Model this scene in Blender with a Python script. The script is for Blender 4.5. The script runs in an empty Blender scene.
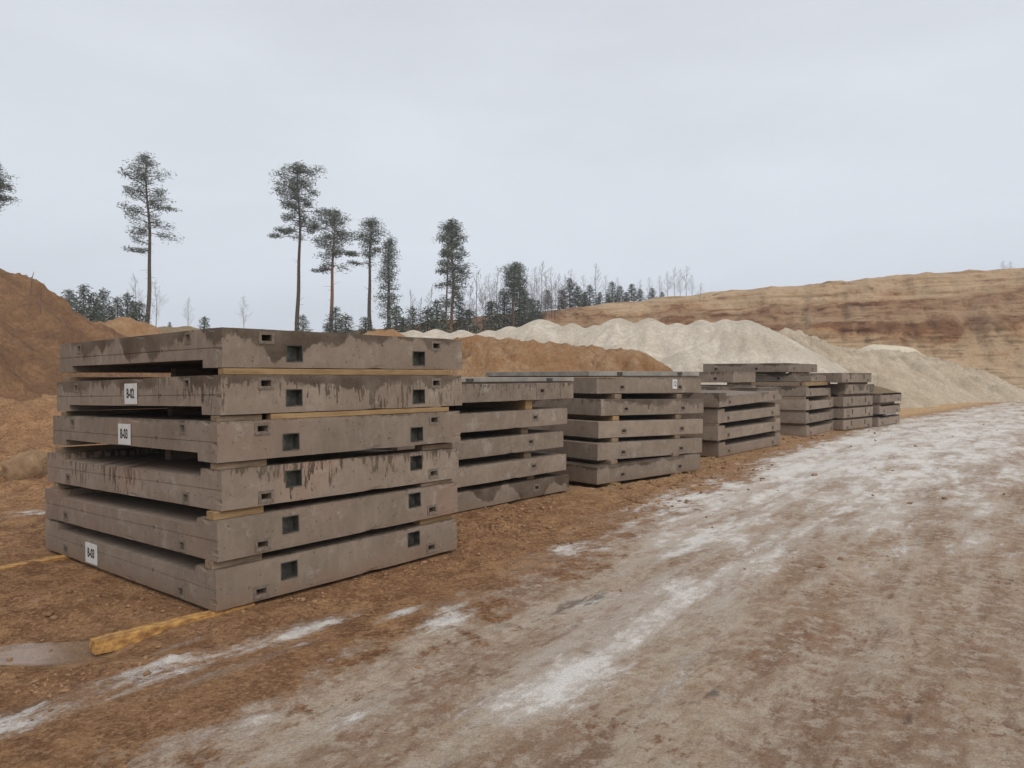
import bpy, math, random
import numpy as np
from mathutils import Vector, Matrix
rnd = random.Random(7)
C = bpy.context.scene.collection
R = math.radians

# ------------------------------------------------------------------ camera, sky, sun
cd = bpy.data.cameras.new('camera'); cam = bpy.data.objects.new('camera', cd); C.objects.link(cam)
cd.sensor_width = 36.0; cd.lens = 722.4 / 1024 * 36.0
cd.clip_start = 0.05; cd.clip_end = 3000
cam.location = (0, 0, 1.6); cam.rotation_euler = (R(90 - 0.588), R(0.11), 0)
bpy.context.scene.camera = cam

SUN_EL, SUN_AZ = 42, 155      # azimuth measured clockwise from +Y
w = bpy.data.worlds.new('World'); bpy.context.scene.world = w; w.use_nodes = True
nt = w.node_tree; nt.nodes.clear()
def N(nt, t, **k):
    n = nt.nodes.new(t)
    for a, b in k.items():
        if a == 'inp':
            for i, v in b.items(): n.inputs[i].default_value = v
        else: setattr(n, a, b)
    return n
def L(nt, a, b): nt.links.new(a, b)
wo = N(nt, 'ShaderNodeOutputWorld'); bg = N(nt, 'ShaderNodeBackground'); bg.inputs[1].default_value = 0.1
sky = N(nt, 'ShaderNodeTexSky'); sky.sky_type = 'NISHITA'; sky.sun_disc = False
sky.sun_elevation = R(SUN_EL); sky.sun_rotation = R(SUN_AZ); sky.dust_density = 5.0
hs = N(nt, 'ShaderNodeHueSaturation', inp={'Saturation': 0.3})
tc = N(nt, 'ShaderNodeTexCoord'); sx = N(nt, 'ShaderNodeSeparateXYZ')
L(nt, tc.outputs['Generated'], sx.inputs[0])
cr = N(nt, 'ShaderNodeValToRGB'); e = cr.color_ramp.elements
e[0].position = 0.0; e[0].color = (6.4, 7.0, 7.8, 1); e[1].position = 1.0; e[1].color = (5.8, 6.0, 6.4, 1)
m = cr.color_ramp.elements.new(0.2); m.color = (6.7, 7.15, 7.8, 1)
m = cr.color_ramp.elements.new(0.62); m.color = (6.1, 6.35, 6.8, 1)
L(nt, sx.outputs[2], cr.inputs[0])
mp = N(nt, 'ShaderNodeMapping'); mp.inputs['Scale'].default_value = (1.0, 1.0, 3.2)
L(nt, tc.outputs['Generated'], mp.inputs[0])
nz = N(nt, 'ShaderNodeTexNoise', inp={'Scale': 1.5, 'Detail': 6.0, 'Roughness': 0.55, 'Distortion': 0.4})
L(nt, mp.outputs[0], nz.inputs['Vector'])
mr = N(nt, 'ShaderNodeMapRange', inp={1: 0.3, 2: 0.7, 3: 0.92, 4: 1.06}); L(nt, nz.outputs[0], mr.inputs[0])
mul = N(nt, 'ShaderNodeVectorMath', operation='SCALE'); L(nt, cr.outputs[0], mul.inputs[0]); L(nt, mr.outputs[0], mul.inputs['Scale'])
mx = N(nt, 'ShaderNodeMix', data_type='RGBA'); mx.inputs[0].default_value = 0.9
L(nt, sky.outputs[0], hs.inputs['Color']); L(nt, hs.outputs[0], mx.inputs[6]); L(nt, mul.outputs[0], mx.inputs[7])
L(nt, mx.outputs[2], bg.inputs[0]); L(nt, bg.outputs[0], wo.inputs[0])

sd = bpy.data.lights.new('sun', 'SUN'); sd.energy = 1.4; sd.angle = R(50); sd.color = (1, 0.93, 0.83)
so = bpy.data.objects.new('sun', sd); C.objects.link(so)
az, el = R(SUN_AZ), R(SUN_EL)
so.rotation_euler = Vector((math.sin(az)*math.cos(el), math.cos(az)*math.cos(el), math.sin(el))).to_track_quat('Z', 'Y').to_euler()
vs = bpy.context.scene.view_settings
vs.view_transform = 'Standard'; vs.look = 'None'; vs.exposure = 0.22; vs.gamma = 1.0; vs.use_curve_mapping = False

# ------------------------------------------------------------------ helpers
F, HY = 722.4, 376.6
def gp(px, py):                      # ground point seen at a pixel (level ground)
    d = 1.6 * F / (py - HY); return ((px - 512) / F * d, d)
def wp(px, py, d):
    return ((px - 512) / F * d, d, 1.6 + (HY - py) / F * d)

_perm = np.random.RandomState(3).permutation(4096).astype(np.int64)
_val = np.random.RandomState(4).rand(4096) * 2 - 1
def _h(ix, iy): return _val[(_perm[(ix & 4095)] + iy * 57) & 4095]
def vn(x, y):
    x = np.asarray(x, float); y = np.asarray(y, float)
    ix = np.floor(x).astype(np.int64); iy = np.floor(y).astype(np.int64)
    fx = x - ix; fy = y - iy; u = fx*fx*fx*(fx*(fx*6-15)+10); v = fy*fy*fy*(fy*(fy*6-15)+10)
    a = _h(ix, iy); b = _h(ix+1, iy); c = _h(ix, iy+1); d = _h(ix+1, iy+1)
    return (a*(1-u)+b*u)*(1-v) + (c*(1-u)+d*u)*v
def fbm(x, y, o=4, g=0.5):
    s = 0; a = 1.0; f = 1.0; t = 0
    for k in range(o):
        s = s + a * vn(x*f + 17.3*k, y*f - 9.1*k); t += a; a *= g; f *= 2.03
    return s / t
def sstep(a, b, x):
    t = np.clip((x - a) / (b - a), 0, 1); return t*t*(3-2*t)

def mesh(name, v, f, mat=None, parent=None, smooth=False, sizes=None):
    me = bpy.data.meshes.new(name)
    v = np.asarray(v, dtype=np.float32).reshape(-1, 3)
    if isinstance(f, np.ndarray):
        k = f.shape[1]; nf = len(f)
        me.vertices.add(len(v)); me.vertices.foreach_set('co', v.ravel())
        me.loops.add(nf*k); me.loops.foreach_set('vertex_index', f.astype(np.int32).ravel())
        me.polygons.add(nf); me.polygons.foreach_set('loop_start', np.arange(0, nf*k, k, dtype=np.int32))
        me.polygons.foreach_set('loop_total', np.full(nf, k, dtype=np.int32))
        me.update(calc_edges=True)
    else:
        me.from_pydata([tuple(map(float, p)) for p in v], [], f); me.update()
    if smooth: me.polygons.foreach_set('use_smooth', np.ones(len(me.polygons), dtype=bool))
    o = bpy.data.objects.new(name, me); C.objects.link(o)
    if mat: me.materials.append(mat)
    if parent: o.parent = parent
    return o
def tag(o, label=None, cat=None, group=None, kind=None):
    if label: o['label'] = label
    if cat: o['category'] = cat
    if group: o['group'] = group
    if kind: o['kind'] = kind
    elif cat: o['kind'] = 'thing'
    return o
def empty(name, loc=(0, 0, 0), rot=(0, 0, 0)):
    o = bpy.data.objects.new(name, None); C.objects.link(o); o.location = loc; o.rotation_euler = rot
    o.empty_display_size = 0.2; return o
def attr(o, name, vals):
    a = o.data.attributes.new(name, 'FLOAT', 'POINT'); a.data.foreach_set('value', np.asarray(vals, dtype=np.float32).ravel())

# ---- material helpers
def newmat(name):
    m = bpy.data.materials.new(name); m.use_nodes = True; nt = m.node_tree
    b = nt.nodes['Principled BSDF']; b.inputs['Specular IOR Level'].default_value = 0.3
    return m, nt, b
def noise(nt, vec, scale, detail=5, rough=0.55, dist=0.0):
    n = N(nt, 'ShaderNodeTexNoise', inp={'Scale': scale, 'Detail': detail, 'Roughness': rough, 'Distortion': dist})
    if vec is not None: L(nt, vec, n.inputs['Vector'])
    return n.outputs[0]
def mrange(nt, s, a, b, c=0.0, d=1.0, smooth=False):
    n = N(nt, 'ShaderNodeMapRange', inp={1: a, 2: b, 3: c, 4: d})
    if smooth: n.interpolation_type = 'SMOOTHSTEP'
    L(nt, s, n.inputs[0]); return n.outputs[0]
def math_(nt, op, a, b=None, c=None):
    n = N(nt, 'ShaderNodeMath', operation=op)
    for i, x in enumerate((a, b, c)):
        if x is None: continue
        if isinstance(x, (int, float)): n.inputs[i].default_value = x
        else: L(nt, x, n.inputs[i])
    return n.outputs[0]
def mix(nt, f, a, b):
    n = N(nt, 'ShaderNodeMix', data_type='RGBA')
    for i, x in ((0, f), (6, a), (7, b)):
        if isinstance(x, (int, float)): n.inputs[i].default_value = x
        elif isinstance(x, tuple): n.inputs[i].default_value = (*x, 1)
        else: L(nt, x, n.inputs[i])
    return n.outputs[2]
def objco(nt, scale=None, rotz=0):
    t = N(nt, 'ShaderNodeTexCoord').outputs['Object']
    if scale is None: return t
    m = N(nt, 'ShaderNodeMapping'); m.vector_type = 'TEXTURE' if False else 'POINT'
    m.inputs['Scale'].default_value = scale; m.inputs['Rotation'].default_value = (0, 0, rotz)
    L(nt, t, m.inputs[0]); return m.outputs[0]
def bump(nt, b, h, dist=0.02, strength=1.0, prev=None):
    n = N(nt, 'ShaderNodeBump', inp={'Strength': strength, 'Distance': dist})
    L(nt, h, n.inputs['Height'])
    if prev is not None: L(nt, prev, n.inputs['Normal'])
    L(nt, n.outputs[0], b.inputs['Normal']); return n.outputs[0]
def aattr(nt, name, typ='GEOMETRY'):
    n = N(nt, 'ShaderNodeAttribute'); n.attribute_name = name; n.attribute_type = typ; return n.outputs['Fac']

# ------------------------------------------------------------------ materials
def mat_ground():
    m, nt, b = newmat('ground_mud')
    co = objco(nt)
    ang = R(36)   # road direction (from +Y towards +X)
    # rotate so that the mapped Y runs along the road, then stretch
    r1 = N(nt, 'ShaderNodeMapping'); r1.inputs['Rotation'].default_value = (0, 0, ang); L(nt, co, r1.inputs[0])
    st = N(nt, 'ShaderNodeMapping'); st.inputs['Scale'].default_value = (1.0, 0.3, 1.0); L(nt, r1.outputs[0], st.inputs[0])
    s = st.outputs[0]
    st2 = N(nt, 'ShaderNodeMapping'); st2.inputs['Scale'].default_value = (1.0, 0.12, 1.0); L(nt, r1.outputs[0], st2.inputs[0])
    road = aattr(nt, 'road'); snow = aattr(nt, 'snow'); wet = aattr(nt, 'wet'); pale = aattr(nt, 'pale')
    n_big = noise(nt, co, 0.7, 6, 0.6); n_mid = noise(nt, co, 3.5, 8, 0.65); n_fine = noise(nt, co, 22, 6, 0.7)
    n_st = noise(nt, s, 1.6, 9, 0.68, 0.3); n_st2 = noise(nt, st2.outputs[0], 3.0, 8, 0.65); n_grain = noise(nt, co, 90, 3, 0.6)
    n_str = noise(nt, s, 5.5, 10, 0.74, 0.2); n_rag = noise(nt, co, 9, 9, 0.74)  # n_rag also drives tone contrast painted in for weak micro-shadow
    mud = mix(nt, mrange(nt, n_mid, 0.42, 0.58), (0.251, 0.124, 0.062), (0.499, 0.281, 0.137))
    mud = mix(nt, mrange(nt, n_big, 0.42, 0.6, 0, 0.7), mud, (0.355, 0.189, 0.097))
    mud = mix(nt, mrange(nt, n_fine, 0.5, 0.62, 0, 0.6), mud, (0.606, 0.377, 0.207))
    mud = mix(nt, mrange(nt, n_rag, 0.52, 0.62, 0, 0.6), mud, (0.166, 0.091, 0.050))
    mud = mix(nt, pale, mud, mix(nt, mrange(nt, n_rag, 0.4, 0.6), (0.409, 0.251, 0.119), (0.697, 0.484, 0.267)))
    rd = mix(nt, mrange(nt, n_st, 0.42, 0.58), (0.301, 0.198, 0.131), (0.456, 0.348, 0.251))
    rd = mix(nt, mrange(nt, n_st2, 0.5, 0.62, 0, 0.6), rd, (0.501, 0.417, 0.332))
    rd = mix(nt, mrange(nt, n_mid, 0.53, 0.64, 0, 0.6), rd, (0.289, 0.161, 0.095))
    rd = mix(nt, mrange(nt, n_big, 0.55, 0.66, 0, 0.55), rd, (0.301, 0.166, 0.095))
    rd = mix(nt, mrange(nt, n_str, 0.52, 0.60, 0, 0.6), rd, (0.223, 0.139, 0.092))
    rd = mix(nt, mrange(nt, n_rag, 0.42, 0.50, 0.65, 0), rd, (0.523, 0.439, 0.352))
    dk = noise(nt, s, 3.2, 4, 0.6)
    rd = mix(nt, mrange(nt, dk, 0.655, 0.70, 0, 0.75), rd, (0.10, 0.085, 0.075))
    fl = N(nt, 'ShaderNodeMapping'); fl.inputs['Scale'].default_value = (1.0, 0.55, 1.0); L(nt, r1.outputs[0], fl.inputs[0])
    flk = noise(nt, fl.outputs[0], 24, 5, 0.7); gate = mrange(nt, noise(nt, co, 1.7, 5, 0.6), 0.45, 0.6, 0.25, 1)
    rd = mix(nt, math_(nt, 'MULTIPLY', mrange(nt, flk, 0.55, 0.61, 0, 0.8), gate), rd, (0.20, 0.105, 0.06))
    rd = mix(nt, math_(nt, 'MULTIPLY', mrange(nt, flk, 0.44, 0.39, 0, 0.5), gate), rd, (0.50, 0.43, 0.35))
    flm = noise(nt, co, 38, 5, 0.7)
    mud = mix(nt, mrange(nt, flm, 0.55, 0.62, 0, 0.6), mud, (0.115, 0.060, 0.034)); mud = mix(nt, mrange(nt, flm, 0.43, 0.38, 0, 0.55), mud, (0.552, 0.356, 0.196))
    rf = math_(nt, 'ADD', road, mrange(nt, n_mid, 0.3, 0.7, -0.45, 0.45))
    rf = math_(nt, 'ADD', rf, mrange(nt, n_str, 0.3, 0.7, -0.35, 0.35))
    rf = mrange(nt, rf, 0.35, 0.65, 0, 1, True)
    col = mix(nt, rf, mud, rd)
    # snow and ice: attribute gives the amount, noise breaks the outline
    brk = math_(nt, 'ADD', mrange(nt, n_st, 0.3, 0.7, -0.6, 0.6), mrange(nt, n_str, 0.3, 0.7, -0.6, 0.6))
    brk = math_(nt, 'ADD', brk, mrange(nt, n_rag, 0.3, 0.7, -0.3, 0.3))
    sf = math_(nt, 'ADD', snow, brk)
    smo = math_(nt, 'ADD', snow, math_(nt, 'ADD', mrange(nt, n_st2, 0.3, 0.7, -0.45, 0.45), mrange(nt, n_st, 0.3, 0.7, -0.3, 0.3)))
    ice = mrange(nt, smo, 0.05, 1.0, 0, 0.8, True)
    ice = math_(nt, 'MULTIPLY', ice, mrange(nt, rf, 0, 1, 0.3, 1.0))
    hard = mrange(nt, sf, 0.45, 1.2, 0, 0.85, True)
    col = mix(nt, ice, col, (0.55, 0.485, 0.42))
    col = mix(nt, hard, col, (0.66, 0.635, 0.60))
    wf = mrange(nt, math_(nt, 'ADD', wet, mrange(nt, n_mid, 0.3, 0.7, -0.2, 0.2)), 0.42, 0.5, 0, 1, True)
    col = mix(nt, math_(nt, 'MULTIPLY', wf, 0.6), col, (0.15, 0.115, 0.085))
    g = mrange(nt, n_grain, 0.35, 0.65, 0.84, 1.16)
    sc = N(nt, 'ShaderNodeVectorMath', operation='SCALE'); L(nt, col, sc.inputs[0]); L(nt, g, sc.inputs['Scale'])
    L(nt, sc.outputs[0], b.inputs['Base Color'])
    L(nt, math_(nt, 'ADD', 0.1, math_(nt, 'MULTIPLY', wf, 0.5)), b.inputs['Specular IOR Level'])
    ro = math_(nt, 'SUBTRACT', 0.92, math_(nt, 'MULTIPLY', wf, 0.78))
    ro = math_(nt, 'SUBTRACT', ro, math_(nt, 'MULTIPLY', ice, 0.05))
    L(nt, math_(nt, 'MAXIMUM', ro, 0.05), b.inputs['Roughness'])
    h = math_(nt, 'ADD', math_(nt, 'MULTIPLY', n_fine, 0.5), math_(nt, 'MULTIPLY', n_grain, 0.22))
    h = math_(nt, 'ADD', h, math_(nt, 'MULTIPLY', n_mid, 0.9)); h = math_(nt, 'ADD', h, math_(nt, 'MULTIPLY', n_rag, 1.3))
    h = math_(nt, 'SUBTRACT', h, 1.46)
    k = math_(nt, 'SUBTRACT', 1.0, math_(nt, 'MULTIPLY', rf, 0.5))
    k = math_(nt, 'MULTIPLY', k, math_(nt, 'SUBTRACT', 1.0, math_(nt, 'MULTIPLY', hard, 0.7)))
    k = math_(nt, 'MULTIPLY', k, math_(nt, 'SUBTRACT', 1.0, math_(nt, 'MULTIPLY', wf, 0.97)))
    bump(nt, b, math_(nt, 'MULTIPLY', h, k), 0.06, 1.0)
    return m

def mat_concrete():
    m, nt, b = newmat('concrete'); co = objco(nt)
    sx = N(nt, 'ShaderNodeSeparateXYZ'); L(nt, co, sx.inputs[0])
    p = math_(nt, 'SUBTRACT', sx.outputs[0], sx.outputs[1])
    rndv = N(nt, 'ShaderNodeObjectInfo').outputs['Random']
    off = math_(nt, 'MULTIPLY', aattr(nt, 'seed', 'OBJECT'), 7.31)
    wet = aattr(nt, 'wet', 'OBJECT'); drip = aattr(nt, 'drip', 'OBJECT'); thick = aattr(nt, 'thick', 'OBJECT'); warm = aattr(nt, 'warm', 'OBJECT')
    zn = math_(nt, 'DIVIDE', sx.outputs[2], thick)
    def vec(x, y, z):
        c = N(nt, 'ShaderNodeCombineXYZ')
        for i, q in enumerate((x, y, z)):
            if isinstance(q, (int, float)): c.inputs[i].default_value = q
            else: L(nt, q, c.inputs[i])
        return c.outputs[0]
    po = math_(nt, 'ADD', p, off)
    low = noise(nt, vec(po, off, 0.0), 1.5, 3, 0.5)
    dr = noise(nt, vec(po, math_(nt, 'MULTIPLY', zn, 0.05), off), 30, 3, 0.6)
    edge = math_(nt, 'SUBTRACT', 1.03, math_(nt, 'MULTIPLY', wet, mrange(nt, low, 0.40, 0.64, -0.1, 1.5)))
    edge = math_(nt, 'SUBTRACT', edge, math_(nt, 'MULTIPLY', drip, math_(nt, 'MULTIPLY', mrange(nt, dr, 0.5, 0.66, 0.0, 1.4), mrange(nt, noise(nt, vec(po, off, 3.0), 0.9, 2, 0.5), 0.38, 0.6, 0.15, 1.2))))
    dd = math_(nt, 'SUBTRACT', zn, edge)
    dd = math_(nt, 'ADD', dd, mrange(nt, noise(nt, co, 16, 5, 0.7), 0.35, 0.65, -0.09, 0.09)); wm = mrange(nt, dd, -0.05, 0.06, 0, 1, True); wm = math_(nt, 'MULTIPLY', wm, mrange(nt, noise(nt, co, 3.0, 5, 0.6), 0.35, 0.6, 0.55, 1.0))
    cov = vec(po, off, sx.outputs[2])
    oo = N(nt, 'ShaderNodeVectorMath', operation='ADD'); L(nt, co, oo.inputs[0]); L(nt, vec(off, off, off), oo.inputs[1])
    n1 = noise(nt, oo.outputs[0], 1.8, 6, 0.6); n2 = noise(nt, oo.outputs[0], 11, 7, 0.65); n3 = noise(nt, oo.outputs[0], 70, 4, 0.6)
    vst = noise(nt, vec(math_(nt, 'MULTIPLY', po, 9.0), 0.0, math_(nt, 'MULTIPLY', sx.outputs[2], 2.0)), 1.4, 5, 0.6)
    base = mix(nt, mrange(nt, n1, 0.35, 0.65), (0.216, 0.167, 0.128), (0.289, 0.230, 0.182))
    base = mix(nt, mrange(nt, n2, 0.4, 0.7, 0, 0.55), base, (0.183, 0.138, 0.104))
    base = mix(nt, mrange(nt, vst, 0.52, 0.72, 0, 0.4), base, (0.332, 0.277, 0.226))
    base = mix(nt, math_(nt, 'MULTIPLY', mrange(nt, noise(nt, oo.outputs[0], 1.2, 2, 0.5), 0.5, 0.7), warm), base, (0.296, 0.189, 0.141))
    base = mix(nt, mrange(nt, n3, 0.68, 0.75, 0, 0.6), base, (0.097, 0.080, 0.066))
    tone = aattr(nt, 'seed', 'OBJECT')
    sc0 = N(nt, 'ShaderNodeVectorMath', operation='SCALE'); L(nt, base, sc0.inputs[0]); L(nt, mrange(nt, tone, 0, 9, 0.86, 1.12), sc0.inputs['Scale']); base = sc0.outputs[0]
    vo = N(nt, 'ShaderNodeTexVoronoi', inp={'Scale': 26.0}); L(nt, oo.outputs[0], vo.inputs['Vector'])
    pit = math_(nt, 'MULTIPLY', mrange(nt, vo.outputs['Distance'], 0.10, 0.17, 1, 0), mrange(nt, n2, 0.5, 0.56))
    base = mix(nt, math_(nt, 'MULTIPLY', pit, 0.75), base, (0.07, 0.055, 0.042))
    lime = noise(nt, oo.outputs[0], 4.5, 8, 0.75)
    base = mix(nt, mrange(nt, lime, 0.57, 0.66, 0, 0.45), base, (0.38, 0.355, 0.305))
    base = mix(nt, mrange(nt, lime, 0.43, 0.36, 0, 0.4), base, (0.15, 0.115, 0.085))
    # mud splashed along the foot
    splash = math_(nt, 'MULTIPLY', mrange(nt, math_(nt, 'ADD', zn, mrange(nt, n2, 0.3, 0.7, -0.4, 0.4)), 0.0, 0.45, 1, 0), aattr(nt, 'mud', 'OBJECT'))
    base = mix(nt, splash, base, (0.20, 0.12, 0.075))
    col = mix(nt, math_(nt, 'MULTIPLY', wm, 0.9), base, (0.062, 0.042, 0.026))
    L(nt, col, b.inputs['Base Color'])
    L(nt, mrange(nt, wm, 0, 1, 0.8, 0.5), b.inputs['Roughness'])
    hh = math_(nt, 'ADD', math_(nt, 'MULTIPLY', n2, 0.6), math_(nt, 'SUBTRACT', math_(nt, 'MULTIPLY', n3, 0.25), math_(nt, 'MULTIPLY', pit, 0.8)))
    bump(nt, b, hh, 0.010, 0.9)
    return m

def mat_sand(name, c1, c2, c3, scale=1.0, bd=0.25, rough=0.95):
    m, nt, b = newmat(name); co = objco(nt)
    n1 = noise(nt, co, 0.35*scale, 6, 0.62, 0.6); n2 = noise(nt, co, 2.2*scale, 8, 0.68); n3 = noise(nt, co, 9*scale, 6, 0.7)
    n4 = noise(nt, co, 4.5*scale, 8, 0.75)
    c = mix(nt, mrange(nt, n1, 0.42, 0.58), c1, c2)
    c = mix(nt, mrange(nt, n4, 0.53, 0.62, 0, 0.5), c, tuple(min(.8, x*1.5) for x in c3))
    c = mix(nt, mrange(nt, n4, 0.47, 0.38, 0, 0.5), c, tuple(x*0.5 for x in c1))
    c = mix(nt, mrange(nt, n2, 0.46, 0.58), c, c3)
    c = mix(nt, mrange(nt, n3, 0.54, 0.66, 0, 0.5), c, tuple(x*0.5 for x in c1))
    pl = aattr(nt, 'pale')
    c = mix(nt, pl, c, (0.52, 0.44, 0.33))
    L(nt, c, b.inputs['Base Color']); b.inputs['Roughness'].default_value = rough; b.inputs['Specular IOR Level'].default_value = 0.1
    bump(nt, b, math_(nt, 'ADD', n2, math_(nt, 'MULTIPLY', n3, 0.5)), bd, 1.0)
    return m

def mat_cliff():
    m, nt, b = newmat('cliff_strata'); co = objco(nt)
    sx = N(nt, 'ShaderNodeSeparateXYZ'); L(nt, co, sx.inputs[0])
    mpp = N(nt, 'ShaderNodeMapping'); mpp.inputs['Scale'].default_value = (0.05, 0.05, 0.6); L(nt, co, mpp.inputs[0])
    nb = noise(nt, mpp.outputs[0], 1.5, 6, 0.6); n1 = noise(nt, co, 0.25, 7, 0.65, 0.8); n2 = noise(nt, co, 1.4, 8, 0.7)
    mp2 = N(nt, 'ShaderNodeMapping'); mp2.inputs['Scale'].default_value = (0.10, 0.10, 2.6); L(nt, co, mp2.inputs[0])
    lay = noise(nt, mp2.outputs[0], 1.2, 6, 0.6)
    z = math_(nt, 'ADD', sx.outputs[2], mrange(nt, nb, 0.3, 0.7, -0.9, 0.9)); z = math_(nt, 'ADD', z, mrange(nt, noise(nt, co, 0.12, 5, 0.6), 0.35, 0.65, -1.0, 1.0))
    z = math_(nt, 'ADD', z, mrange(nt, n2, 0.3, 0.7, -0.45, 0.45))
    cr = N(nt, 'ShaderNodeValToRGB'); L(nt, mrange(nt, z, 0, 13), cr.inputs[0])
    T = lambda r, g, b_: (r, g, b_, 1)
    stops = [(0.0, T(0.491, 0.357, 0.222)), (0.16, T(0.587, 0.437, 0.286)), (0.36, T(0.519, 0.363, 0.222)), (0.43, T(0.401, 0.226, 0.110)), (0.46, T(0.227, 0.106, 0.048)),
             (0.55, T(0.253, 0.127, 0.061)), (0.59, T(0.427, 0.277, 0.164)), (0.67, T(0.373, 0.219, 0.122)), (0.705, T(0.201, 0.103, 0.050)), (0.73, T(0.401, 0.238, 0.127)), (0.80, T(0.549, 0.394, 0.246)), (0.95, T(0.549, 0.380, 0.233))]
    el_ = cr.color_ramp.elements
    el_[0].position = stops[0][0]; el_[0].color = stops[0][1]; el_[1].position = stops[-1][0]; el_[1].color = stops[-1][1]
    for p_, c_ in stops[1:-1]: q = el_.new(p_); q.color = c_
    c = mix(nt, mrange(nt, lay, 0.53, 0.6, 0, 0.5), cr.outputs[0], (0.22, 0.118, 0.06))
    c = mix(nt, mrange(nt, n1, 0.5, 0.62, 0, 0.55), c, (0.46, 0.34, 0.22))
    c = mix(nt, mrange(nt, n2, 0.54, 0.62, 0, 0.4), c, (0.24, 0.13, 0.068))
    L(nt, c, b.inputs['Base Color']); b.inputs['Roughness'].default_value = 0.95; b.inputs['Specular IOR Level'].default_value = 0.1
    bump(nt, b, math_(nt, 'ADD', n2, math_(nt, 'MULTIPLY', lay, 0.6)), 0.5, 1.0)
    return m

def mat_simple(name, col, rough=0.7, col2=None, scale=8, metal=0.0, bd=0.0, stretch=None, var=0.0):
    m, nt, b = newmat(name)
    if col2:
        co = objco(nt, stretch) if stretch else objco(nt)
        n = noise(nt, co, scale, 6, 0.65)
        c = mix(nt, mrange(nt, n, 0.38, 0.62), col, col2)
        if var:
            rv = N(nt, 'ShaderNodeObjectInfo').outputs['Random']
            s = N(nt, 'ShaderNodeVectorMath', operation='SCALE'); L(nt, c, s.inputs[0]); L(nt, mrange(nt, rv, 0, 1, 1-var, 1+var), s.inputs['Scale']); c = s.outputs[0]
        L(nt, c, b.inputs['Base Color'])
        if bd: bump(nt, b, n, bd, 1.0)
    else: b.inputs['Base Color'].default_value = (*col, 1)
    b.inputs['Roughness'].default_value = rough; b.inputs['Metallic'].default_value = metal
    return m

M = {}
M['ground'] = mat_ground(); M['concrete'] = mat_concrete()
M['pale'] = mat_sand('pale_sand', (0.573, 0.499, 0.400), (0.752, 0.675, 0.570), (0.628, 0.545, 0.442), 1.2, 0.2)
M['tan2'] = mat_sand('cream_sand', (0.562, 0.457, 0.339), (0.719, 0.616, 0.481), (0.629, 0.510, 0.369), 2.2, 0.2)
M['tan'] = mat_sand('tan_sand', (0.423, 0.301, 0.171), (0.602, 0.470, 0.309), (0.512, 0.380, 0.231), 2.0, 0.5)
M['white'] = mat_sand('white_sand', (0.610, 0.540, 0.418), (0.683, 0.609, 0.479), (0.610, 0.529, 0.408), 1.0, 0.05)
M['orange'] = mat_sand('orange_sand', (0.418, 0.215, 0.089), (0.571, 0.370, 0.213), (0.459, 0.274, 0.150), 2.4, 0.22)
M['bank'] = mat_sand('brown_sand', (0.272, 0.156, 0.089), (0.48, 0.28, 0.145), (0.35, 0.195, 0.11), 2.4, 0.28)
M['cliff'] = mat_cliff()
M['steel'] = mat_simple('pocket_steel', (0.045, 0.048, 0.042), 0.4, (0.12, 0.115, 0.10), 14, metal=0.4)
M['mortar'] = mat_simple('mortar', (0.21, 0.175, 0.14), 0.85, (0.13, 0.10, 0.08), 30, bd=0.004)
M['wood'] = mat_simple('timber', (0.33, 0.22, 0.11), 0.8, (0.24, 0.15, 0.07), 3, stretch=(1.5, 12, 12), bd=0.004, var=0.15)
M['wood_y'] = mat_simple('timber_yellow', (0.56, 0.32, 0.10), 0.75, (0.26, 0.13, 0.05), 3.0, stretch=(5, 8, 8), bd=0.006)
M['wood_o'] = mat_simple('timber_old', (0.25, 0.185, 0.125), 0.85, (0.15, 0.105, 0.07), 3, stretch=(1.5, 12, 12), bd=0.004, var=0.25)
M['paper'] = mat_simple('paper', (0.66, 0.66, 0.65), 0.55, (0.58, 0.575, 0.56), 20)
M['ink'] = mat_simple('ink', (0.02, 0.02, 0.022), 0.6)
M['bark'] = mat_simple('bark', (0.06, 0.042, 0.032), 0.9, (0.12, 0.075, 0.05), 5, bd=0.03, var=0.2)
M['bark_red'] = mat_simple('bark_red', (0.24, 0.105, 0.05), 0.9, (0.12, 0.065, 0.042), 1.2, bd=0.03)
M['twig'] = mat_simple('twig', (0.12, 0.085, 0.07), 0.9, (0.19, 0.15, 0.125), 3)
M['clod'] = mat_simple('clod', (0.20, 0.112, 0.06), 0.95, (0.33, 0.20, 0.11), 2.5)
M['stone'] = mat_simple('lump', (0.33, 0.22, 0.125), 0.95, (0.22, 0.135, 0.075), 5, bd=0.08)
M['metal'] = mat_simple('thin_plate', (0.21, 0.195, 0.175), 0.4, (0.32, 0.30, 0.27), 3, metal=0.0)
def mat_leaf(name, a, b_, snow):
    m, nt, b = newmat(name)
    at = aattr(nt, 'tone'); c = mix(nt, at, a, b_)
    rv = N(nt, 'ShaderNodeObjectInfo').outputs['Random']
    sn = aattr(nt, 'frost'); c = mix(nt, math_(nt, 'MULTIPLY', sn, snow), c, (0.55, 0.57, 0.6))
    L(nt, c, b.inputs['Base Color']); b.inputs['Roughness'].default_value = 0.8; b.inputs['Specular IOR Level'].default_value = 0.15
    return m
M['needle'] = mat_leaf('pine_needles', (0.034, 0.048, 0.032), (0.115, 0.140, 0.090), 0.45)
M['needle_frost'] = mat_leaf('frosted_needles', (0.034, 0.048, 0.026), (0.10, 0.125, 0.075), 0.4)

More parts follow.
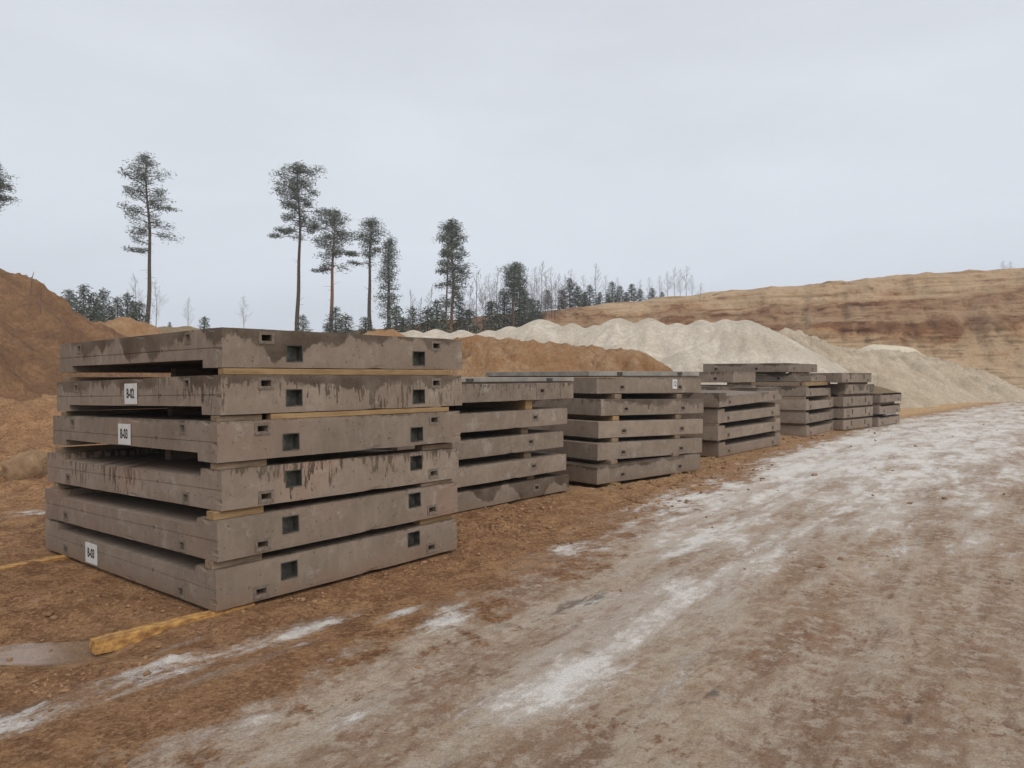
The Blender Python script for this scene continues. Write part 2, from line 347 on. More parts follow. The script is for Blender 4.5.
# ------------------------------------------------------------------ ground
ROAD = [gp(-150, 768), gp(40, 705), gp(380, 600), gp(540, 540), gp(700, 487), gp(800, 443), gp(900, 418), gp(1000, 402), (75, 72), (160, 120)]
ROAD = [(-3.6, 2.0)] + [p for p in ROAD[1:]]
def road_d(x, y):            # signed distance right of the road's left edge
    best = np.full(np.shape(x), 1e9); sg = np.zeros(np.shape(x))
    for (ax, ay), (bx, by) in zip(ROAD[:-1], ROAD[1:]):
        dx, dy = bx-ax, by-ay; l2 = dx*dx+dy*dy
        t = np.clip(((x-ax)*dx+(y-ay)*dy)/l2, 0, 1)
        if (ax, ay) == ROAD[0]: t = np.minimum(((x-ax)*dx+(y-ay)*dy)/l2, 1)
        qx, qy = ax+t*dx, ay+t*dy; d = np.hypot(x-qx, y-qy)
        s = np.sign((x-ax)*dy-(y-ay)*dx)
        m_ = d < best; best = np.where(m_, d, best); sg = np.where(m_, s, sg)
    return best*sg
def seg_d(x, y, a, b):
    dx, dy = b[0]-a[0], b[1]-a[1]; t = np.clip(((x-a[0])*dx+(y-a[1])*dy)/(dx*dx+dy*dy), 0, 1)
    return np.hypot(x-a[0]-t*dx, y-a[1]-t*dy)
FOOT = []   # stack footprints (near corner x, y, yaw deg, W, Ln, ground top)
def foot(x, y, yaw, W, Ln, z=-0.012): FOOT.append((x, y, R(yaw), W, Ln, z))
foot(-2.015, 4.896, 39.7, 2.35, 3.25, -0.03); foot(-1.2, 7.9, 41, 3.0, 2.5); foot(1.25, 10.65, 49, 2.7, 3.2, -0.07)
foot(4.05, 14.15, 39.5, 3.5, 2.35); foot(7.75, 19.0, 36.5, 3.2, 2.35); foot(9.75, 21.2, 44, 2.3, 2.4); foot(11.6, 22.9, 44, 2.3, 2.4); foot(5.76, 18.5, 39.5, 1.5, 3.2)
PUD = gp(48, 640)
def H(x, y):
    x = np.asarray(x, float); y = np.asarray(y, float)
    rd = road_d(x, y); mud = sstep(0.5, -0.4, rd)
    near = sstep(60, 20, np.hypot(x, y))
    z = 0.05*fbm(x*0.25, y*0.25, 3) * np.minimum(1, np.hypot(x, y)/8)
    z = z*0.6 - 0.01
    z = z + mud*near*(0.035*fbm(x*1.6, y*1.6, 5, 0.6) + 0.045*np.abs(fbm(x*4.2+3, y*4.2, 4, 0.65)) + 0.03*np.maximum(0, fbm(x*9, y*9, 3, 0.6)) - 0.012)
    z = z + (1-mud)*near*(0.012*fbm(x*1.1, y*1.1, 5, 0.6) + 0.012*np.maximum(0, fbm(x*5, y*5, 4, 0.65)-0.15))
    z = z + 0.05*np.exp(-((rd+0.75)/0.35)**2)*(0.5+0.9*fbm(x*2.3, y*2.3, 4, .6))*near   # churned berm beside the road
    # wheel ruts
    for off in (1.1, 2.9, 4.6): z = z - 0.022*np.exp(-((rd-off-0.3*fbm(x*.15, y*.15, 2))/0.22)**2)*near
    # falls away to the left of the nearest stack
    z = z - 0.045*sstep(-1.8, -3.6, x)*sstep(12, 8, y)
    # churned tyre trough left of the nearest stack
    z = z - 0.05*np.exp(-(seg_d(x, y, (-2.6, 4.5), (-4.2, 4.2))/0.35)**2)
    z = z + 0.05*np.exp(-(seg_d(x, y, (-2.7, 5.1), (-5, 5.6))/0.25)**2)*(0.6+fbm(x*3, y*3, 3))
    # bench climbing to the bank on the left
    k = sstep(-4.5, -8.5, x + 0.0*y)
    z = z + k*(sstep(9.5, 17.5, y)*1.0 + 0.34*fbm(x*0.8, y*0.8, 5, .6)*sstep(8, 11, y))
    pk = np.clip(1.5*np.exp(-(((x-PUD[0])/0.5)**2+((y-PUD[1])/0.26)**2)), 0, 1); z = z*(1-pk) + pk*(-0.088)
    for fx, fy, yw, W_, L_, zt in FOOT:
        dx, dy = x-fx, y-fy; a = dx*math.sin(yw)+dy*math.cos(yw); c = -dx*math.cos(yw)+dy*math.sin(yw)
        dist = np.maximum(np.maximum(-a, a-W_), np.maximum(-c, c-L_)); k2 = sstep(0.22, 0.0, dist)
        zt2 = zt - (0.05*np.clip(c/3.25, 0, 1) if fx == -2.015 else 0)
        z = z*(1-k2) + np.minimum(z, zt2)*k2
    return z
def Hs(x, y): return float(H(np.array([x]), np.array([y]))[0])

dirs = (math.sin(R(36)), math.cos(R(36)))
BL = [  # snow patches: px, py, half length along the road (m), half width (m), amount
 (8, 718, .28, .12, 1.25), (45, 702, .32, .10, 1.3), (105, 682, .36, .09, 1.25), (175, 660, .36, .08, 1.25), (130, 690, .5, .05, .8), (160, 648, .25, .04, 1.0), (240, 642, .5, .08, 1.0), (300, 630, .45, .10, .95), (210, 675, .5, .05, .8), (275, 655, .4, .04, .8), (345, 655, .3, .05, .35), (210, 668, .3, .05, .4),
 (28, 510, .35, .22, 1.25), (400, 612, .25, .07, 1.1), (440, 622, .28, .09, 1.15), (450, 606, .2, .07, .9), (545, 552, .5, .16, .55), (580, 545, .7, .2, .5),
 (590, 662, .6, .2, .75), (560, 690, .5, .2, .5), (640, 625, .8, .16, .5), (500, 640, .5, .3, .35), (700, 575, 1.4, .3, .55), (760, 560, 1.5, .12, .6),
 (640, 512, 1.2, .3, .8), (700, 500, 1.8, .45, .75), (760, 480, 2.5, .6, .8), (820, 455, 4, 1.0, .75), (880, 437, 6, 1.4, .6), (720, 530, 1.6, .25, .65), (560, 560, .8, .15, .7), (640, 535, 1.0, .14, .6), (255, 720, .3, .08, .45), (380, 705, .5, .07, .4),
 (850, 470, 4, .9, .55), (960, 430, 9, 1.8, .6), (940, 450, 6, 1.5, .45), (1010, 412, 14, 3, .6), (1000, 470, 4, 1.5, .35), (900, 500, 3, .7, .4), (830, 520, 2.5, .4, .45),
 (310, 735, .5, .14, .2), (390, 700, .6, .1, .2), (250, 720, .4, .1, .2), (20, 660, .2, .15, .2), (980, 520, 2, .5, .3), (660, 590, .9, .2, .3)]
def snow_amt(x, y):
    rd = road_d(x, y)
    s = np.full(np.shape(x), -0.28); keepf = np.ones(np.shape(x))
    s = s + 0.20*sstep(0, 1.0, rd) + 0.14*sstep(8, 20, y)*sstep(-.3, .8, rd)*sstep(14, 7, rd)
    for px, py, la, lb, am in BL:
        cx, cy = gp(px, py); dx, dy = x-cx, y-cy
        a = (dx*dirs[0]+dy*dirs[1])/la; c = (dx*dirs[1]-dy*dirs[0])/lb
        keepf = keepf*(1-np.clip(am*0.95, 0, 1.05)*np.exp(-(a*a+c*c)*0.7))
    return np.clip(s + 1.08*(1-keepf), -1, .95)

rr = np.concatenate([[0.02, .3, .6, .9], np.exp(np.linspace(math.log(1.2), math.log(60), 620)), np.exp(np.linspace(math.log(61), math.log(430), 40))])
th = np.concatenate([np.linspace(R(-46), R(46), 440), np.linspace(R(46), R(314), 90)[1:-1]])
nr, na = len(rr), len(th)
TT, RR = np.meshgrid(th, rr); X = RR*np.sin(TT); Y = RR*np.cos(TT)
Z = H(X, Y)
# the floor ends under the cliffs and the land behind them
idx = np.arange(nr*na).reshape(nr, na)
q = np.stack([idx[:-1, :], np.roll(idx, -1, 1)[:-1, :], np.roll(idx, -1, 1)[1:, :], idx[1:, :]], -1).reshape(-1, 4)
g = mesh('ground', np.stack([X, Y, Z], -1), q[:, ::-1].copy(), M['ground'], smooth=True); tag(g, kind='structure')
rdv = road_d(X, Y)
attr(g, 'road', sstep(-0.25, 0.9, rdv - 0.55*sstep(8.5, 4.5, Y) + 0.45*fbm(X*0.9, Y*0.9, 4)))
attr(g, 'snow', snow_amt(X, Y))
px_, py_ = gp(48, 640)
wetv = 1.3*np.exp(-(((X-px_)/0.46)**2+((Y-py_)/0.22)**2)) + 0.0*np.exp(-(((X+2.55)/0.35)**2+((Y-4.62)/0.2)**2))
attr(g, 'wet', np.clip(wetv, 0, 1))
pl = np.exp(-((rdv+1.2)/0.9)**2)*sstep(8, 13, Y)*0.6 + 0.06*sstep(-6, -9, X)*sstep(9, 12, Y)*(0.7+fbm(X*.5, Y*.5, 3))
pl = pl + 1.0*sstep(17, 28, Y)*sstep(1.0, -1.5, rdv)
attr(g, 'pale', np.clip(pl, 0, 1))

# ------------------------------------------------------------------ heaps (fused cones at their angle of repose)
def heap(name, cones, slope, mat, step=0.25, nz=0.12, nf=0.7, rill=0.0, pale=None, k=3.0, base=-0.3, warp=0.6):
    cx = np.array([c[0] for c in cones]); cy = np.array([c[1] for c in cones]); ch = np.array([c[2] for c in cones]); ca = np.array([c[3] for c in cones])
    rad = ch/slope + ca + 2
    xs = np.arange((cx-rad).min(), (cx+rad).max(), step); ys = np.arange((cy-rad).min(), (cy+rad).max(), step)
    X, Y = np.meshgrid(xs, ys)
    wx = X + warp*fbm(X*0.4, Y*0.4, 3); wy = Y + warp*fbm(X*0.4+50, Y*0.4, 3)
    acc = np.full_like(X, -50.0)
    for x, y, h, a in cones:
        r = np.hypot(wx-x, wy-y)
        if rill: 
            an = np.arctan2(wy-y, wx-x); r = r + rill*vn(an*9, r*0.15)*np.minimum(r, 3)/3
        acc = np.logaddexp(acc, k*(h - slope*(np.sqrt(r*r+a*a)-a)))
    Z = acc/k
    Z = Z + nz*fbm(X*nf, Y*nf, 6, 0.62)*np.clip(Z/1.0, 0.1, 1)
    keep = Z > base
    ny, nx = X.shape; idx = np.arange(ny*nx).reshape(ny, nx)
    q = np.stack([idx[:-1, :-1], idx[:-1, 1:], idx[1:, 1:], idx[1:, :-1]], -1).reshape(-1, 4)
    kf = keep.ravel()[q].any(1); q = q[kf]
    used = np.unique(q); mp_ = np.full(ny*nx, -1); mp_[used] = np.arange(len(used))
    V = np.stack([X.ravel()[used], Y.ravel()[used], np.maximum(Z.ravel()[used], base-0.3)], -1)
    o = mesh(name, V, mp_[q], mat, smooth=True)
    attr(o, 'pale', pale(V[:, 0], V[:, 1], V[:, 2]) if pale else np.zeros(len(V)))
    return o
def cz(px, py, d, a=1.0): x, y, z = wp(px, py, d); return (x, y, z, a)

bank = heap('hillside', [(-18.9, 25.0, 3.9, .6), (-19.9, 25.0, 4.6, .6), (-21.2, 24.4, 5.3, .8), (-23, 21.5, 6.6, 2), (-27, 18, 7.2, 2), (-31, 13, 7.5, 2), (-35, 7, 7.5, 2), (-22, 28, 6.2, 2), (-28, 25, 7.4, 2)],
            0.72, M['bank'], 0.11, 0.5, 1.1, rill=0.8, k=3, warp=.4)
tag(bank, kind='structure')
tag(heap('sand_mound', [cz(122, 321, 36), cz(100, 326, 36), cz(80, 336, 35), cz(60, 345, 35)], 0.6, M['orange'], 0.2, 0.4, 0.9, rill=0.5),
    'low orange sand mound showing above the left end of the nearest slab stack', 'sand mound')
tag(heap('sand_mound', [cz(165, 328, 42), cz(195, 329, 42), cz(225, 334, 42)], 0.55, M['tan'], 0.25, 0.25, 0.9),
    'flat pale tan sand mound behind the foot of the tallest lone pine', 'sand mound')
tag(heap('sand_heap', [cz(466, 341, 28.5), cz(490, 337.5, 28), cz(515, 340, 28.3, .6), cz(540, 342, 28.5), cz(565, 344, 28.2, .6), cz(590, 349, 28.6), cz(618, 353, 28.4, .7), cz(634, 358, 28.6, .5), cz(646, 363, 28.8, .4), cz(440, 352, 28), cz(415, 362, 28.5)],
         0.70, M['orange'], 0.11, 0.30, 1.5, rill=0.9, k=8.0,
         pale=lambda x, y, z: np.clip(sstep(0.12, 0.4, fbm(x*0.9+1.3, z*0.35+5, 3))*sstep(1.8, -1.6, x)*sstep(2.9, 2.2, z), 0, 1)),
    'long orange brown sand heap behind the second and third slab stacks', 'sand heap')
tag(heap('sand_mound', [cz(385, 332.5, 38, .4), cz(368, 334, 38, .4), cz(350, 338, 38, .5)], 0.6, M['orange'], 0.2, 0.3, 1.0),
    'small reddish sand mound peeping out at the left end of the pale ridge', 'sand mound')
tag(heap('sand_ridge', [cz(393, 331, 46, .5), cz(412, 330, 46, .5), cz(436, 329, 47, .5), cz(462, 330, 47, .5), cz(490, 330, 47, .4), cz(510, 326, 46.5, .4), cz(541, 319, 46, .6), cz(572, 323, 45, .3), cz(596, 325, 45, .3), cz(618, 318.5, 44, .5), cz(649, 318.5, 43.5, .4), cz(678, 323, 43, .4), cz(702, 320.5, 43, .4), cz(726, 319.5, 42.5, .4), cz(745, 320, 42, .4), cz(620, 345, 38.5, .5), cz(570, 350, 40, .5), cz(690, 350, 38, .6), cz(762, 331, 42, .5), cz(640, 326, 50, 2), cz(540, 328, 52, 2)],
         0.62, M['pale'], 0.16, 0.06, 0.9, rill=0.3, k=14.0, warp=0.1),
    'long pale grey sand ridge of fused cones running across the middle', 'sand heap')
tag(heap('sand_heap', [cz(778, 330, 45, .5), cz(796, 336, 46, .5), cz(812, 345, 48, .6), cz(832, 347, 49, .7), cz(858, 351, 50, .8), cz(884, 351, 51, .8), cz(908, 353, 51, .8), cz(932, 360, 51.5, .8), cz(952, 368, 52, .7), cz(970, 377, 52.5, .6), cz(987, 386, 53.5, .4), cz(815, 372, 42, .6), cz(850, 372, 45, .8), cz(890, 378, 47, .8), cz(930, 385, 50, .6)],
         0.56, M['tan2'], 0.18, 0.5, 0.9, rill=0.9, k=4.0),
    'cream sand heap with a rough slope between the pale ridge and the road end', 'sand heap')
tag(heap('sand_mound', [cz(879, 345.5, 54.5, 1.3), cz(898, 348.5, 54.5, 1.0)], 0.75, M['white'], 0.15, 0.06, 0.6),
    'small rounded whitish sand mound on the crest of the cream heap', 'sand mound')

# ------------------------------------------------------------------ quarry cliff and the land above it
def resample(P, n):
    P = np.array(P, float); s = np.concatenate([[0], np.cumsum(np.hypot(*np.diff(P[:, :2], axis=0).T))]); t = np.linspace(0, s[-1], n)
    out = np.stack([np.interp(t, s, P[:, i]) for i in range(P.shape[1])], -1)
    ker = np.ones(15)/15
    for i in range(P.shape[1]):
        pad = np.pad(out[:, i], 7, mode='edge'); out[:, i] = np.convolve(pad, ker, 'valid')
    return out
# base x, y, height of the top
CL = [(190, 10, 13.6), (120, 30, 13.4), (80, 48, 13.4), (50, 60, 13.1), (33, 66, 12.5), (20, 72, 11.9), (8, 75, 10.4), (0, 76, 9.3), (-5, 74, 7.5), (-9, 70, 6.4), (-20, 62, 6.2), (-40, 58, 6.2), (-60, 50, 6.5), (-90, 30, 7), (-120, -10, 7)]
cl = resample(CL, 900); tn = np.gradient(cl[:, :2], axis=0); tn /= np.hypot(tn[:, 0], tn[:, 1])[:, None]
out_n = np.stack([tn[:, 1], -tn[:, 0]], -1)           # points away from the camera side
if (out_n[450] * cl[450, :2]).sum() < 0: out_n = -out_n
# profile in metres for a 12 m face: set back, height share
prof = np.array([(-0.5, -0.03), (0, 0.0), (4.6, 0.34), (5.6, 0.44), (6.4, 0.56), (7.6, 0.62), (8.6, 0.73), (10.4, 0.765), (12.5, 0.93), (14.0, 0.985), (17, 1.0), (25, 1.0), (45, 1.01), (90, 1.02), (260, 1.03)])
pt = np.concatenate([np.linspace(0, 10, 110), np.linspace(10, 14, 24)[1:]])
ps = np.interp(pt, np.arange(len(prof)), prof[:, 0]); ph = np.interp(pt, np.arange(len(prof)), prof[:, 1])
al = np.arange(900)*0.45
A, Pp = np.meshgrid(al, pt, indexing='ij')
sb = np.broadcast_to(ps, A.shape).copy(); hh = np.broadcast_to(ph, A.shape)*cl[:, 2:3]
face = sstep(0.0, 0.1, hh/cl[:, 2:3])*sstep(30, 14, sb)
sb = sb*(cl[:, 2:3]/12) ** 0.7
sb = sb + face*(1.6*fbm(A*0.09, hh*0.1, 4) + 1.3*np.abs(fbm(A*0.35, hh*0.12+7, 4, .6)) + 0.5*fbm(A*1.3, hh*0.9, 4, .65) + 0.35*fbm(A*0.3, hh*2.2, 3, .6))
hh = hh + face*(0.25*fbm(A*0.5, sb*0.5, 4)) + sstep(0.9, 1.0, hh/cl[:, 2:3])*0.35*fbm(A*0.13, sb*0.1, 4, .6)
VX = cl[:, 0:1] + out_n[:, 0:1]*sb; VY = cl[:, 1:2] + out_n[:, 1:2]*sb
n0, n1_ = A.shape; idx = np.arange(n0*n1_).reshape(n0, n1_)
q = np.stack([idx[:-1, :-1], idx[1:, :-1], idx[1:, 1:], idx[:-1, 1:]], -1).reshape(-1, 4)
cf = mesh('quarry_cliff', np.stack([VX, VY, hh], -1), q, M['cliff'], smooth=True); tag(cf, kind='structure')
_cv = np.stack([VX, VY, hh], -1).reshape(-1, 3)
def land(x, y):
    d2 = (_cv[:, 0]-x)**2 + (_cv[:, 1]-y)**2; return float(_cv[np.argmin(d2), 2])

# ------------------------------------------------------------------ slabs
def voxel(name, W, Ln, t, holes, joint=None, edges=(), mat=None, warp=0.004, seed=0):
    """solid block with rectangular cut-outs (x0,x1,y0,y1,z0,z1), all on one shared grid so that edges can be bevelled"""
    xs = {0.0, W}; ys = {0.0, Ln}; zs = {0.0, t}
    for h in holes:
        for s_, a, b_, mx_ in ((xs, h[0], h[1], W), (ys, h[2], h[3], Ln), (zs, h[4], h[5], t)):
            for q_ in (a, b_):
                if 0 < q_ < mx_: s_.add(round(q_, 4))
    for s_, mx_ in ((xs, W), (ys, Ln)):
        k = int(mx_/0.11)
        for i in range(1, k):
            v_ = round(mx_*i/k, 4)
            if all(abs(v_-o) > 0.035 for o in s_): s_.add(v_)
    xs, ys, zs = sorted(xs), sorted(ys), sorted(zs)
    nx, ny, nz_ = len(xs)-1, len(ys)-1, len(zs)-1
    S = np.ones((nx+2, ny+2, nz_+2), bool); S[0] = S[-1] = False; S[:, 0] = S[:, -1] = False; S[:, :, 0] = S[:, :, -1] = False
    xc = [(xs[i]+xs[i+1])/2 for i in range(nx)]; yc = [(ys[i]+ys[i+1])/2 for i in range(ny)]; zc = [(zs[i]+zs[i+1])/2 for i in range(nz_)]
    for h in holes:
        for i, x in enumerate(xc):
            if not h[0] < x < h[1]: continue
            for j, y in enumerate(yc):
                if not h[2] < y < h[3]: continue
                for k, z in enumerate(zc):
                    if h[4] < z < h[5]: S[i+1, j+1, k+1] = False
    vid = {}; V = []; Fc = []
    def vi(i, j, k):
        if (i, j, k) not in vid: vid[(i, j, k)] = len(V); V.append((xs[i], ys[j], zs[k]))
        return vid[(i, j, k)]
    for i in range(nx):
        for j in range(ny):
            for k in range(nz_):
                if not S[i+1, j+1, k+1]: continue
                if not S[i, j+1, k+1]: Fc.append([vi(i, j, k), vi(i, j, k+1), vi(i, j+1, k+1), vi(i, j+1, k)])
                if not S[i+2, j+1, k+1]: Fc.append([vi(i+1, j, k), vi(i+1, j+1, k), vi(i+1, j+1, k+1), vi(i+1, j, k+1)])
                if not S[i+1, j, k+1]: Fc.append([vi(i, j, k), vi(i+1, j, k), vi(i+1, j, k+1), vi(i, j, k+1)])
                if not S[i+1, j+2, k+1]: Fc.append([vi(i, j+1, k), vi(i, j+1, k+1), vi(i+1, j+1, k+1), vi(i+1, j+1, k)])
                if not S[i+1, j+1, k]: Fc.append([vi(i, j, k), vi(i, j+1, k), vi(i+1, j+1, k), vi(i+1, j, k)])
                if not S[i+1, j+1, k+2]: Fc.append([vi(i, j, k+1), vi(i+1, j, k+1), vi(i+1, j+1, k+1), vi(i, j+1, k+1)])
    rg = random.Random(hash((W, Ln, len(holes))) & 255); W2 = []
    for (x, y, z) in V:                       # slightly wavy faces, worn and chipped arrises
        ex, ey, ez = x in (0.0, W), y in (0.0, Ln), z in (0.0, t)
        dx = .001*math.sin(y*5.1+z*9) ; dy = .001*math.sin(x*4.3+z*7+1); dz = .001*math.sin(x*3.1+y*2.3)
        if ex + ey + ez >= 2:
            c = rg.uniform(0, .0025) + (rg.uniform(.004, .010) if rg.random() < .05 else 0)
            if ex: dx += c if x == 0 else -c
            if ey: dy += c if y == 0 else -c
            if ez: dz += c*.7 if z == 0 else -c*.7
        W2.append((x+dx, y+dy, z+dz))
    V = W2
    me = bpy.data.meshes.new(name); me.from_pydata(V, [], Fc); me.update(); me.materials.append(mat or M['concrete'])
    return me
def finish(o, wdt=0.007, seg=2):
    b = o.modifiers.new('bevel', 'BEVEL'); b.width = wdt; b.segments = seg; b.limit_method = 'ANGLE'; b.angle_limit = R(40); b.use_clamp_overlap = True
def box(name, x0, x1, y0, y1, z0, z1, mat, parent=None, bev=0):
    v = [(x, y, z) for x in (x0, x1) for y in (y0, y1) for z in (z0, z1)]
    f = [[0, 1, 3, 2], [4, 6, 7, 5], [0, 4, 5, 1], [2, 3, 7, 6], [0, 2, 6, 4], [1, 5, 7, 3]]
    o = mesh(name, v, f, mat, parent)
    if bev: finish(o, bev, 2)
    return o
def frame(name, face, a0, a1, z0, z1, wdt, mat, parent, proud=0.005, depth=0.05):
    """a thin steel lining round a pocket: face 'R' (plane y=0) or 'L' (plane x=0)"""
    V = []; Fc = []
    def bx(p0, p1, q0, q1, d0, d1):
        n = len(V)
        for p in (p0, p1):
            for d in (d0, d1):
                for q_ in (q0, q1): V.append((p, d, q_) if face == 'R' else (d, p, q_))
        for f_ in ([0, 1, 3, 2], [4, 6, 7, 5], [0, 4, 5, 1], [2, 3, 7, 6], [0, 2, 6, 4], [1, 5, 7, 3]): Fc.append([n+i for i in f_])
    bx(a0, a0+wdt, z0, z1, -proud, depth); bx(a1-wdt, a1, z0, z1, -proud, depth)
    bx(a0+wdt, a1-wdt, z0, z0+wdt, -proud, depth); bx(a0+wdt, a1-wdt, z1-wdt, z1, -proud, depth)
    if name == 'steel_pocket': bx(a0+wdt, a1-wdt, z0+wdt, z1-wdt, depth-.012, depth-.002)
    return mesh(name, V, Fc, mat, parent)

TYPES = {}
def slab_type(key, W, Ln, t, notch=None, up=True, bigR=(), smallR=(), smallL=(), jointL=False, jointR=False, slots=(), na_=0.28, nb_=0.34, nd=0.06, zj=0.5):
    zf = (lambda z: z) if up else (lambda z: t - z)
    holes = []; lin = []
    def zz(c, h): c = zf(c); return c-h/2, c+h/2
    for x, zc_ in bigR: z0, z1 = zz(zc_, .125); holes.append((x-.07, x+.07, -1, .085, z0, z1)); lin.append(('steel_pocket', 'R', x-.07, x+.07, z0, z1, .006, 'steel'))
    for x, zc_ in smallR: z0, z1 = zz(zc_, .042); holes.append((x-.04, x+.04, -1, .16, z0, z1)); lin.append(('anchor_socket', 'R', x-.062, x+.062, z0-.024, z1+.024, .022, 'mortar'))
    for y, zc_ in smallL: z0, z1 = zz(zc_, .055); holes.append((-1, .14, y-.032, y+.032, z0, z1)); lin.append(('anchor_socket', 'L', y-.05, y+.05, z0-.016, z1+.016, .018, 'mortar'))
    for x, zc_, sw, sh in slots: z0, z1 = zz(zc_, sh); holes.append((x-sw/2, x+sw/2, -1, .07, z0, z1))
    if notch == 'L':
        z0, z1 = (t-nd, t+1) if up else (-1, nd); holes.append((-1, W+1, na_, Ln-nb_, z0, z1))
    if notch == 'R':
        z0, z1 = (t-nd, t+1) if up else (-1, nd); holes.append((na_, W-na_, -1, Ln+1, z0, z1))
    zc_ = t*zj
    if jointL and len(smallL) > 1:
        for y_ in (.95, 2.35): holes.append((-1, .018, y_-.014, y_+.014, zc_-.014, zc_+.014))
    if jointL: holes.append((-1, .005, -1, Ln+1, zc_-.004, zc_+.004))
    if jointR: holes.append((-1, W+1, -1, .005, zc_-.003, zc_+.003))
    me = voxel('slab_body', W, Ln, t, holes)
    # avoid a lining sitting exactly on the concrete: linings are sunk and stand proud by 3 mm
    TYPES[key] = (me, lin, t, {})
def slab(key, x, y, z, yaw, sr=0, sL=0, label='', group='', wet=0.0, drip=0.0, warm=0.0, mud=0.0):
    me, lin, t, cache = TYPES[key]
    yw = R(yaw); ax = Vector((math.sin(yw), math.cos(yw), sr)).normalized(); ay = Vector((-math.cos(yw), math.sin(yw), sL)); az_ = ax.cross(ay).normalized(); ay = az_.cross(ax).normalized()
    t_ = empty('concrete_slab', (x, y, z)); t_.rotation_mode = 'XYZ'; t_.rotation_euler = Matrix((ax, ay, az_)).transposed().to_euler()
    tag(t_, label, 'concrete slab', group)
    b = bpy.data.objects.new('slab_body', me); C.objects.link(b); b.parent = t_; finish(b)
    b['wet'] = float(wet); b['drip'] = float(drip); b['thick'] = float(t); b['warm'] = float(warm); b['mud'] = float(mud); b['seed'] = float(rnd.uniform(0, 9))
    for i, (nm, fc, a0, a1, z0, z1, wd, mt) in enumerate(lin):
        if i in cache:
            o = cache[i].copy(); C.objects.link(o); o.parent = t_
        else:
            dep = 0.08 if nm == 'steel_pocket' else 0.012
            cache[i] = frame(nm, fc, a0, a1, z0, z1, wd, M[mt], t_, depth=dep)
    return t_

SA = dict(W=2.35, Ln=3.25, t=.28, notch='L', bigR=[(.57, .17), (1.81, .185)], smallR=[(.34, .062), (2.02, .07)], smallL=[(.5, .055), (2.72, .06)], jointL=True)
slab_type('A_up', up=True, **SA); slab_type('A_dn', up=False, **SA)
slab_type('B', 3.0, 2.5, .225, smallR=[(.6, .1), (2.28, .12)])
slab_type('C', 2.65, 3.2, .258, smallR=[(.58, .10), (2.05, .10)])
slab_type('D', 3.5, 2.35, .28, notch='R', up=True, na_=.32, nd=.075, smallR=[(.5, .08), (3.0, .08)], jointR=True, slots=[(1.2, .05, .008, .1), (2.3, .05, .008, .1)])
slab_type('E', 3.15, 2.35, .285, notch='R', up=True, na_=.25, nd=.07, smallR=[(.45, .08), (2.7, .08)], jointR=True)
slab_type('G6', 2.2, 2.35, .285, slots=[(.62, .17, .09, .15), (1.62, .17, .09, .15)], smallR=[(.32, .06), (1.9, .06)])
slab_type('H7', 2.3, 2.35, .285, notch='R', up=True, na_=.1, nd=.05, smallR=[(.45, .08), (1.9, .08)], jointR=True)
slab_type('K', 3.05, 2.5, .25, smallR=[(.5, .1), (2.5, .1)], smallL=[(.9, .09), (2.1, .09)])
slab_type('Q', 2.35, 3.25, .20, smallR=[(.5, .1), (1.8, .1)], smallL=[(.9, .09), (2.1, .09)])
slab_type('Bk', 1.5, 3.25, .28, smallL=[(.5, .1), (2.7, .1)])

g1 = 'concrete slabs of the nearest stack'
ORD = ['bottom', 'second from the bottom', 'third from the bottom', 'fourth from the bottom', 'fifth from the bottom', 'top']
S1 = [('A_up', -2.015, 4.896, 0.001, 39.7, 0, -.016, 'muddy footed grey slab with a white paper label, bottom slab of the nearest stack', 0.0, 0.0, .25, .55),
      ('A_up', -2.0, 4.892, .340, 39.5, 0, -.027, 'plain dry grey slab, second from the bottom of the nearest stack', 0.0, 0.0, .6, .12),
      ('A_up', -1.987, 4.929, .681, 39.3, -.011, -.026, 'slab with fine dark drips over its long face, third from bottom of the nearest stack', .05, 1.1, .9, 0),
      ('A_dn', -2.01, 4.917, 1.012, 40.7, -.004, -.020, 'dry slab with a white paper label, fourth from the bottom of the nearest stack', .06, 0.0, .4, 0),
      ('A_dn', -1.997, 4.957, 1.337, 40.7, -.002, -.020, 'dripped slab with a white paper label, just below the top of the nearest stack', .36, .7, 0, 0),
      ('A_dn', -2.008, 5.0, 1.666, 41, .001, -.006, 'wet topped darkest slab crowning the nearest stack', .62, .10, 0, 0)]
slabs1 = [slab(k, x, y, z, yaw, sr, sL, lab, g1, wt, dr_, wm, md) for (k, x, y, z, yaw, sr, sL, lab, wt, dr_, wm, md) in S1]

